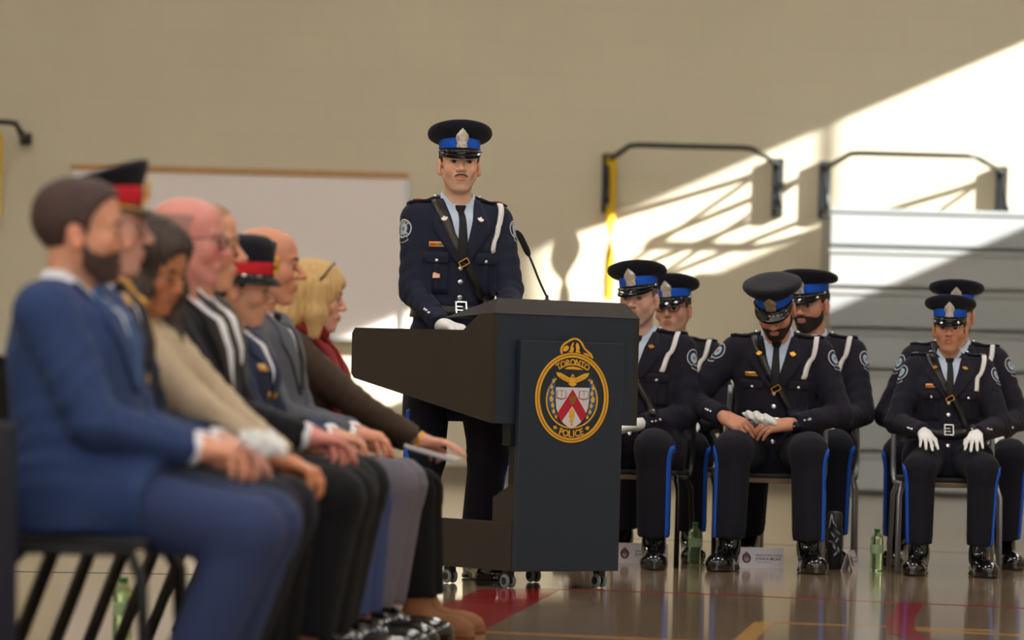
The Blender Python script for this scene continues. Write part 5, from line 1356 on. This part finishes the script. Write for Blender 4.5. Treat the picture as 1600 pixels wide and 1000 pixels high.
# 1 blue suit
BS = mat('blue_suit_wool', (46, 63, 104), 0.8, noise=0.10, nscale=200, sheen=0.04, spec=0.2)
P = guest(0, scale=0.975, wide=1.20, dx=0.0, hx=0.015, lean=-0.09, hfwd=0.0, twist=-0.14, ankleL=(0.31,0.13,0.085), ankleR=(0.28,-0.13,0.085), head=(0.16,0.0,0.0), face={'jaw':1.05,'nose':0.004,'stubble':0.6}, skin=(208,146,116), thigh=0.435)
P.build_body('bearded man in a blue suit, nearest in the row of guests', group='seated guests')
suit(P, BS, mat('blue_suit_trousers', (49, 60, 96), 0.8, noise=0.1, nscale=200, sheen=0.04, spec=0.2), SHIRTW, mat('blue_tie', (40, 84, 136), 0.6))
HB1 = mat('hair_chestnut', (66, 46, 42), 0.7, noise=0.25, nscale=90, bump=0.5, bscale=300)
P.hair([(-0.13,-0.085),(-0.08,-0.070),(-0.03,-0.03),(0.0,-0.012),(0.02,-0.012),(0.032,0.035),(0.05,0.062),(0.075,0.085),(0.12,0.09)], 0.009, HB1, top=0.006); P.beard(0.0042, HB1)
# 2 officer with red-banded cap
P = guest(1, scale=1.03, dx=-0.05, ankleL=(0.31,0.13,0.085), ankleR=(0.30,-0.13,0.085), head=(0.10,0.0,0.0), skin=(206,152,134), face={'nose':0.004,'jaw':1.02}, brow=(120,100,90))
P.build_body('senior officer in a red-banded peaked cap beside the man in the blue suit', group='seated guests')
suit(P, TUNIC, TROU, SHIRTW, TIEB, vlow=0.285)
cap(P, RED, GOLD, mat('braided_peak', (70,58,40), 0.4), style='peak', gold=True); P.hair(SHORT, 0.005, mat('hair_grey', (130,120,114), 0.8, bump=0.4), zmax=0.045)
for sg in (1,-1):
    pp, nn = P.front_pt(sg*0.07, 0.435, off=0.012); P.dome('collar_badge', pp, nn, 0.022, 0.006, GOLD)
pts = [P.tp(0.01,0.172,0.54), P.tp(0.08,0.13,0.47), P.tp(0.12,0.10,0.42), P.tp(0.14,0.08,0.34)]
V, F = ribbon(P.tunic_f, pts, 0.022, 0.010, 0.010, 26); P.obj('gold_cord', V, F, GOLDC)
for z in (0.25, 0.19): P.disc('button', 0, z, 0.013, GOLD)
# 3 woman with long greying hair, head bowed
P = guest(2, scale=0.92, dx=-0.06, ankleL=(0.36,0.13,0.085), ankleR=(0.35,-0.13,0.085), female=True, lean=0.0, head=(-0.45,0.35,0.12), skin=(190,124,88), hip=0.545, wristR=(0.40,-0.06,0.60), wristL=(0.40,0.05,0.61), fdirL=(0.9,-0.4,-0.35), fdirR=(0.9,0.4,-0.35), curlL=0.7, curlR=0.7, face={'lipc':(160,84,72),'jaw':0.95}, brow=(60,44,38), skirt=0.30)
P.build_body('woman with long greying hair in a beige cardigan, head bowed', group='seated guests')
CARD = mat('beige_knit', (188, 168, 142), 0.9, noise=0.12, nscale=120, bump=0.6, bscale=160)
P.trousers(mat('black_trousers', (17,17,20), 0.85, spec=0.2)); P.tunic(CARD, 'cardigan'); P.shoes(SHOE, boot=False)
def long_hair(P, m, strand, length, face, rx=0.122, ry=0.098, part=0.0, wave=0.0, fr_w=0.058, fwd=0.0):
    def fn(Q):
        y = np.abs(Q[:,1]); S = Q.copy(); S[:,1] = y
        if wave: S = S + np.stack([0.012*np.sin(Q[:,2]*38), 0.010*np.sin(Q[:,2]*33+1+Q[:,0]*20), 0*Q[:,2]], 1).astype(f32)*wave
        f = ell(S, (-0.012,0,0.034), (rx,ry,0.108))
        f = smin(f, chain(S, [A(0.02,0.080,0.03), A(0.022,0.088,-0.06), A(0.02+fwd,0.092,-length)], [0.030,0.034,0.024], 0.03), 0.03)
        f = smin(f, chain(S, [A(-0.06,0.045,0.02), A(-0.085,0.055,-0.08), A(-0.075,0.06,-length)], [0.055,0.055,0.03], 0.03), 0.04)
        a = np.arctan2(Q[:,1], Q[:,0]+0.02)
        f = f + strand*np.sin(a*34+np.sin(Q[:,2]*25)*1.2) + strand*0.6*np.sin(a*71+2)
        f = smax(f, -ell(Q, face, (0.085,fr_w,0.105)), 0.02)
        return f
    return P.head_part('hair', fn, (-0.18,-0.17,-length-0.06), (0.14,0.17,0.16), 0.0052, m)
long_hair(P, mat('hair_greying', (74, 62, 56), 0.65, noise=0.95, nscale=9, bump=0.6, bscale=200, stretch=(6,6,1)), 0.0055, 0.30, (0.098,0,-0.035), wave=1.3, fwd=0.06)
# 4 bald man with glasses
P = guest(3, scale=1.005, neck=0.172, neckw=0.95, dx=-0.02, wide=1.08, lean=-0.06, belly=0.02, head=(0.05,0.02,0.0), skin=(210,138,126), face={'jaw':1.06,'blush':1.6,'cheek':1.1}, brow=(180,160,150), wristR=(0.34,-0.06,0.67), wristL=(0.33,0.05,0.675))
P.build_body('bald man with glasses in a black suit, hands clasped', group='seated guests')
BLS = mat('black_suit_wool', (28, 27, 32), 0.8, noise=0.1, nscale=200, sheen=0.04, spec=0.2)
suit(P, BLS, mat('black_suit_trousers', (20,20,24), 0.82, sheen=0.04, spec=0.2), SHIRTW, None, vlow=0.18)
P.hair([(-0.13,-0.07),(-0.08,-0.06),(-0.03,-0.02),(0.0,0.0),(0.015,0.0),(0.025,0.05),(-0.02+0.06,0.2),(0.12,0.2)], 0.0016, mat('hair_thin_grey', (160,116,106), 0.7, noise=0.2, nscale=60), zmax=0.075)
P.beard(0.0035, mat('goatee_white', (196,176,168), 0.8, bump=0.4)) if False else None
glasses(P, mat('glasses_frame_violet', (70,48,70), 0.3))
# 5 fair-haired man
P = guest(4, scale=1.05, lean=-0.06, dx=-0.07, head=(0.05,0.03,0.0), skin=(212,150,120), face={'nose':0.008}, brow=(150,120,90))
P.build_body('fair-haired man in a dark olive jacket beyond the bald man', group='seated guests')
suit(P, mat('olive_jacket', (66,62,50), 0.85), mat('black_suit_trousers', (0,0,0)), SHIRTW, None)
P.hair([(-0.13,-0.085),(-0.08,-0.070),(-0.03,-0.03),(0.0,-0.01),(0.02,0.0),(0.04,0.045),(0.055,0.075),(0.08,0.095),(0.12,0.10)], 0.003, mat('hair_sandy', (158,118,84), 0.75, bump=0.4))
# 6 woman officer with red-banded hat
P = guest(5, scale=0.91, dx=-0.045, female=True, hip=0.535, head=(0.02,0.12,0.0), skin=(206,150,122), face={'jaw':0.97}, brow=(40,30,28))
P.build_body('woman officer in a red-banded bowler-style hat and gold-buttoned navy tunic', group='seated guests')
suit(P, mat('navy_tunic_guest', (44,52,78), 0.8, sheen=0.04, spec=0.2), mat('bright_navy_trousers', (52,68,112), 0.8), SHIRTW, None, vlow=0.27)
cap(P, RED, GOLD, CAPM, tilt=(0,-0.12,0), style='dome', zoff=-0.010, sc=1.06)
P.hair(SHORT, 0.008, HD, zmax=0.05)
P.head_part('hair_bun', lambda Q: ell(Q, (-0.105,0,-0.03), (0.045,0.05,0.045)), (-0.17,-0.08,-0.1), (-0.04,0.08,0.04), 0.006, HD)
for z in (0.26, 0.19, 0.12):
    for sg in (1,-1): P.disc('button', sg*0.035, z, 0.014, GOLD)
V, F = rows_patch(P.tunic_f, P.fr(), [(0.36, -0.12, -0.05), (0.338, -0.12, -0.05)], 5, 0.007, 0.007); P.obj('name_tag', V, F, mat('name_tag_gold', (0,0,0)))
# 7 balding man in grey
P = guest(6, scale=0.995, neck=0.166, neckw=0.95, dx=-0.045, lean=-0.05, head=(0.06,0.04,0.0), skin=(204,138,110), face={'nose':0.010,'chin':0.004}, brow=(90,66,52), wide=1.03)
P.build_body('balding man in a grey suit beyond the woman officer in the hat', group='seated guests')
GS = mat('grey_suit_wool', (92, 94, 104), 0.85, noise=0.1, nscale=200, sheen=0.04, spec=0.2)
suit(P, GS, mat('grey_suit_trousers', (104,100,110), 0.85, sheen=0.04, spec=0.2), SHIRTW, TIEB)
P.hair([(-0.13,-0.085),(-0.08,-0.070),(-0.03,-0.03),(0.0,-0.01),(0.02,0.0),(0.035,0.035),(0.045,0.2),(0.12,0.2)], 0.005, HB1, zmax=0.075)
# 8 blonde woman
P = guest(7, scale=0.91, female=True, hip=0.535, lean=0.02, dx=0.0, head=(0.05,0.08,0.0), skin=(214,160,138), face={'jaw':0.95,'lipc':(178,80,76)}, brow=(150,118,80), wristR=(0.42,-0.09,0.632), wristL=(0.36,0.03,0.64), fdirR=(1,0.05,-0.10), curlR=0.30, ankleL=(0.42,0.12,0.085), ankleR=(0.42,-0.12,0.085), skirt=0.25)
P.build_body('blonde woman in a red scarf and brown jacket, farthest in the row of guests', group='seated guests')
BRJ = mat('brown_jacket', (62, 46, 34), 0.85, noise=0.2, nscale=60, bump=0.4, bscale=120)
P.trousers(mat('black_trousers', (0,0,0))); P.tunic(BRJ, 'jacket'); P.shoes(mat('tan_suede', (132,88,56), 0.9, noise=0.1, nscale=60), boot=True, L=0.255)
RSC = mat('red_scarf', (128, 24, 26), 0.9, noise=0.3, nscale=40, bump=0.5, bscale=120)
for sg in (1,-1):
    V, F = ribbon(P.tunic_f, [P.tp(-0.06,sg*0.05,0.55), P.tp(0.03,sg*0.075,0.52), P.tp(0.10,sg*0.060,0.42), P.tp(0.14,sg*0.045,0.28), P.tp(0.14,sg*0.040,0.10)], [0.05,0.06,0.07,0.07,0.06], 0.016, 0.016, 30, cols=5); sc_ = P.obj('scarf', V, F, RSC)
def scf(X):
    q = (X-P.NB)@P.T; return np.sqrt((np.sqrt(q[:,0]**2+q[:,1]**2)-0.070)**2+((q[:,2]-0.025)*0.75)**2)-0.026+0.004*np.sin(np.arctan2(q[:,1],q[:,0])*9+q[:,2]*60)
V, F = nets(scf, P.NB-0.13, P.NB+0.13, 0.006); P.obj('scarf_loop', V, F, RSC)
long_hair(P, mat('hair_blonde', (206, 168, 112), 0.55, noise=0.35, nscale=10, bump=0.6, bscale=200, stretch=(8,8,1)), 0.0025, 0.135, (0.105,0,-0.045), rx=0.128, ry=0.104, fr_w=0.060)
# sunglasses pushed up on her hair
g = MB(); g.tube(resample([(0.02,-0.104,0.055),(0.05,-0.078,0.105),(0.06,0,0.132),(0.05,0.078,0.105),(0.02,0.104,0.055)], 24).tolist(), 0.004, 8)
P.obj('sunglasses', P.HC + (np.array(g.V, dtype=f32))@P.HR.T, g.F, GLS)
# bracelet
S_, E_, W_ = P.arm[-1]; u_ = (W_-E_)/np.linalg.norm(W_-E_); g = MB(); g.tube([W_-u_*0.002, W_+u_*0.012], 0.036, 14); P.obj('bracelet', g.V, g.F, GOLD)
# ================================================================ small things
PET = mat('green_bottle_plastic', (206, 236, 190), 0.10, trans=0.92, ior=1.18)
BLAB = mat('bottle_label', (150, 176, 138), 0.5); CAPG = mat('green_bottle_cap', (30, 110, 48), 0.4)
def bottle(loc, label, h=0.20):
    r = empty('water_bottle', (loc[0], loc[1], 0)); k = h/0.205
    prof = [(0.020,0.0),(0.030,0.003),(0.0325,0.012)]
    for i in range(8): prof += [(0.0325,0.020+0.016*i),(0.0300,0.028+0.016*i)]
    prof += [(0.0325,0.148),(0.030,0.160),(0.022,0.174),(0.0135,0.182),(0.0125,0.190)]
    b = MB().lathe([(a*k, z*k) for a, z in prof], (0,0,0), 20).build('bottle_body', PET, r, True)
    MB().lathe([(0.0328*k,0.085*k),(0.0332*k,0.087*k),(0.0332*k,0.125*k),(0.0328*k,0.127*k)], (0,0,0), 20).build('bottle_label', BLAB, r, True)
    MB().lathe([(0.0145*k,0.188*k),(0.0145*k,0.203*k),(0.012*k,0.205*k)], (0,0,0), 16).build('bottle_cap', CAPG, r, True)
    tag(r, label, 'bottle', 'green water bottles on the floor')
bottle((0.893, 20.50), 'green plastic water bottle on the floor between two seated officers')
bottle((1.745, 20.28), 'green plastic water bottle beside the woman officer\'s chair leg')
bottle((-0.408, 14.75), 'green water bottle on the floor by the tan suede shoe', 0.215)
bottle((-1.19, 13.315), 'green water bottle on the floor under the nearest black chairs')
CARDM = mat('white_card', (222, 214, 222), 0.6)
def card(loc, rz, label, w_=0.22, h=0.095, lines=True):
    r = empty('name_card', (loc[0], loc[1], 0), rz)
    MB().add([(-w_/2,-0.03,0.0),(w_/2,-0.03,0.0),(w_/2,0.0,h),(-w_/2,0.0,h),(-w_/2,-0.028,0.0),(w_/2,-0.028,0.0),(w_/2,0.002,h),(-w_/2,0.002,h)], [(0,1,2,3),(4,7,6,5),(0,4,5,1),(3,2,6,7),(1,5,6,2),(0,3,7,4)]).build('front_leaf', CARDM, r)
    MB().add([(-w_/2,0.03,0.0),(w_/2,0.03,0.0),(w_/2,0.0,h),(-w_/2,0.0,h),(-w_/2,0.028,0.0),(w_/2,0.028,0.0),(w_/2,-0.002,h-0.002),(-w_/2,-0.002,h-0.002)], [(0,3,2,1),(4,5,6,7),(0,1,5,4),(3,7,6,2),(1,2,6,5),(0,4,7,3)]).build('back_leaf', CARDM, r)
    if lines:
        def on(a, b, d=0.0008): t = b/h; return (a, -0.03+0.03*t-d*0.95, b+d*0.3)
        def flat(name, pts, F, m, d=0.0008): return mk(name, [on(a, b, d) for a, b in pts], F, m, r, smooth=False)
        cx = -w_*0.30; cz = h*0.47
        pt = [(cx+0.021*math.cos(a), cz+0.024*math.sin(a)) for a in np.linspace(0,2*PI,24,endpoint=False)]; flat('card_crest', pt, [list(range(24))], mat('card_navy', (44,38,74), 0.6))
        flat('card_crest_top', [(cx-0.011,cz+0.018),(cx+0.011,cz+0.018),(cx+0.004,cz+0.030),(cx-0.004,cz+0.030)], [[0,1,2,3]], mat('card_bronze', (116,96,70), 0.6), 0.0011)
        flat('card_crest_top', [(cx-0.012,cz),(cx+0.012,cz),(cx+0.010,cz+0.014),(cx-0.010,cz+0.014)], [[0,1,2,3]], mat('card_bronze', (116,96,70), 0.6), 0.0011)
        flat('card_shield', [(cx-0.014,cz),(cx-0.008,cz-0.014),(cx,cz-0.019),(cx+0.008,cz-0.014),(cx+0.014,cz)], [[0,1,2,3,4]], mat('card_rose', (196,130,130), 0.6), 0.0012)
        for txt, zz, sz, bold in (('GRADUATION ORDER', h*0.575, 0.0130, 0.008), ('JOSHUA MILAN', h*0.385, 0.0175, 0.014)):
            V2, F2 = text2d(txt, sz, 1.0, bold); V2[:, 0] += -V2[:, 0].min()-w_*0.11
            V2[:, 0] = np.minimum(V2[:, 0], w_*0.47); V2[:, 1] += zz
            flat('card_lettering', V2.tolist(), F2, mat('card_ink', (26,22,40), 0.6))
        flat('card_rule', [(w_*-0.08,h*0.27),(w_*0.24,h*0.27),(w_*0.24,h*0.285),(w_*-0.08,h*0.285)], [[0,1,2,3]], mat('card_ink', (0,0,0)))
    tag(r, label, 'name card', 'tent name cards on the floor'); return r
card((1.195, 20.30), 0.04, 'white tent name card with crest between the bearded officer\'s shoes')
card((0.635, 20.45), 0.04, 'white tent name card behind the shoe of the officer by the lectern', w_=0.26)
card((1.62, 20.25), 1.25, 'small white tent card turned edge-on beside the patterned black flask', w_=0.14)
card((-0.355, 14.35), 1.0, 'plain white tent card on the floor by the tan suede shoe', w_=0.16, h=0.12, lines=False)
# black flask with pale pattern
r = empty('drinking_flask', (1.548, 20.33, 0)); FLM = mat('flask_black', (22, 24, 30), 0.45)
MB().lathe([(0.034,0),(0.038,0.004),(0.038,0.19),(0.034,0.205),(0.033,0.21)], (0,0,0), 20).build('flask_body', FLM, r, True)
MB().lathe([(0.035,0.208),(0.036,0.212),(0.036,0.258),(0.030,0.272),(0.012,0.276)], (0,0,0), 20).build('flask_lid', mat('flask_lid_grey', (46,46,52), 0.5), r, True)
g = MB(); g.tube([(-0.02,-0.034,0.262),(-0.012,-0.040,0.225),(0.004,-0.041,0.200)], 0.003, 6); g.tube([(-0.02,-0.034,0.262),(-0.026,-0.034,0.222),(-0.030,-0.028,0.198)], 0.003, 6); g.build('carry_cord', mat('cord_grey', (170,172,178), 0.7), r, True)
for k, (a, z, t) in enumerate(((-1.9,0.165,0.6),(-1.35,0.14,-0.5),(-1.7,0.11,0.3),(-1.2,0.175,0.9),(-1.5,0.075,-0.7),(-2.1,0.13,1.1),(-1.15,0.095,0.2))):
    V = []
    for u, v in ((0,0.016),(0.005,0.004),(0.003,-0.012),(0,-0.016),(-0.005,-0.004),(-0.003,0.010)):
        uu, vv = u*math.cos(t)-v*math.sin(t), u*math.sin(t)+v*math.cos(t); aa = a+uu/0.038; V.append((0.0388*math.cos(aa), 0.0388*math.sin(aa), z+vv))
    mk('leaf_mark', V, [list(range(6))], mat('flask_mark', (150,152,160), 0.6), r, smooth=False)
tag(r, 'black patterned drinking flask standing by the bearded officer\'s chair', 'flask')

# crumpled white gloves in the bearded officer's hands
def cloth_lump(name, pts, rs, loc, rz, m, label, cat, amp=0.006, par=None):
    def fn(Q):
        f = chain(Q, [A(*p) for p in pts], rs, 0.012)
        return f + amp*np.sin(Q[:,0]*120+Q[:,1]*60)*np.sin(Q[:,2]*140+Q[:,1]*90) + amp*0.5*np.sin(Q[:,1]*160)
    pa = np.array(pts); V, F = nets(fn, pa.min(0)-0.06, pa.max(0)+0.06, 0.005)
    o = mk(name, V, F, m); o.location = loc; o.rotation_euler = (0, 0, rz)
    if label: tag(o, label, cat)
    return o
def world(P, p):   # person-local metres -> world
    c, s_ = math.cos(P.c['rz']), math.sin(P.c['rz']); return (P.c['loc'][0]+c*p[0]-s_*p[1], P.c['loc'][1]+s_*p[0]+c*p[1], p[2])
cloth_lump('white_gloves', [(0.0,-0.10,0.035),(0.01,-0.05,0.025),(0.015,0.0,0.010),(0.01,0.03,0.0)], [0.016,0.022,0.020,0.014], world(P3_, (0.43,-0.02,0.690)), P3_.c['rz'], WHITE, 'crumpled pair of white gloves held by the bearded officer', 'gloves')
# white paper in the blue-suited man's hands
pl = row(0)
cloth_lump('paper_tissue', [(0.0,0.02,0.02),(0.05,0.0,0.01),(0.09,-0.02,-0.005)], [0.022,0.026,0.014], (pl[0]+0.40, pl[1]-0.06, 0.665), -0.1, WHITE, 'crumpled white tissue in the hands of the man in the blue suit', 'tissue', 0.005)
# booklet on the blonde woman's knee
pl = row(7); r = empty('programme_booklet', (pl[0]+0.455, pl[1]-0.10, 0.592), -0.1)
MB().box((-0.10,-0.08,-0.004), (0.075,0.08,0.001)).build('cover', mat('booklet_blue_grey', (120,134,164), 0.6), r)
MB().box((-0.10,-0.078,0.001), (0.078,0.078,0.012)).build('pages', mat('booklet_pages', (214,206,198), 0.7), r)
r.rotation_euler = (0, 0.26, -0.1)
tag(r, 'pale programme booklet lying on the blonde woman\'s knee', 'booklet')
# navy cloth-covered table cut off by the picture edge
r = empty('covered_table', (-1.893, 9.45, 0)); NV = mat('navy_table_cloth', (18, 22, 44), 0.85, noise=0.1, nscale=80)
V = []; n = 72; hw, hd = 0.78, 0.36
per = []
for i in range(n):
    a = 2*PI*i/n; c_, s_ = math.cos(a), math.sin(a); k = 1/max(abs(c_)**6+abs(s_)**6, 1e-9)**(1/6); per.append((hw*c_*k, hd*s_*k))
for z, g in ((0.715,0.0),(0.700,0.006),(0.5,0.012),(0.25,0.020),(0.01,0.028)):
    for i, (x, y) in enumerate(per): w_ = 1+g*math.sin(i*2.2)*1.2+g*0.4; V.append((x*w_, y*w_, z))
F = [[j*n+i, (j+1)*n+i, (j+1)*n+(i+1) % n, j*n+(i+1) % n] for j in range(4) for i in range(n)]+[list(range(n))]
mk('table_cloth', V, F, NV, r); MB().box((-0.74,-0.32,0.68), (0.74,0.32,0.708)).build('table_top', CH_SEAT, r)
for x in (-0.66, 0.66):
    for y in (-0.26, 0.26): MB().tube([(x,y,0),(x,y,0.69)], 0.016, 8).build('leg', CH_BLK, r, True)
tag(r, 'table under a dark navy cloth, cut off by the picture edge', 'table')
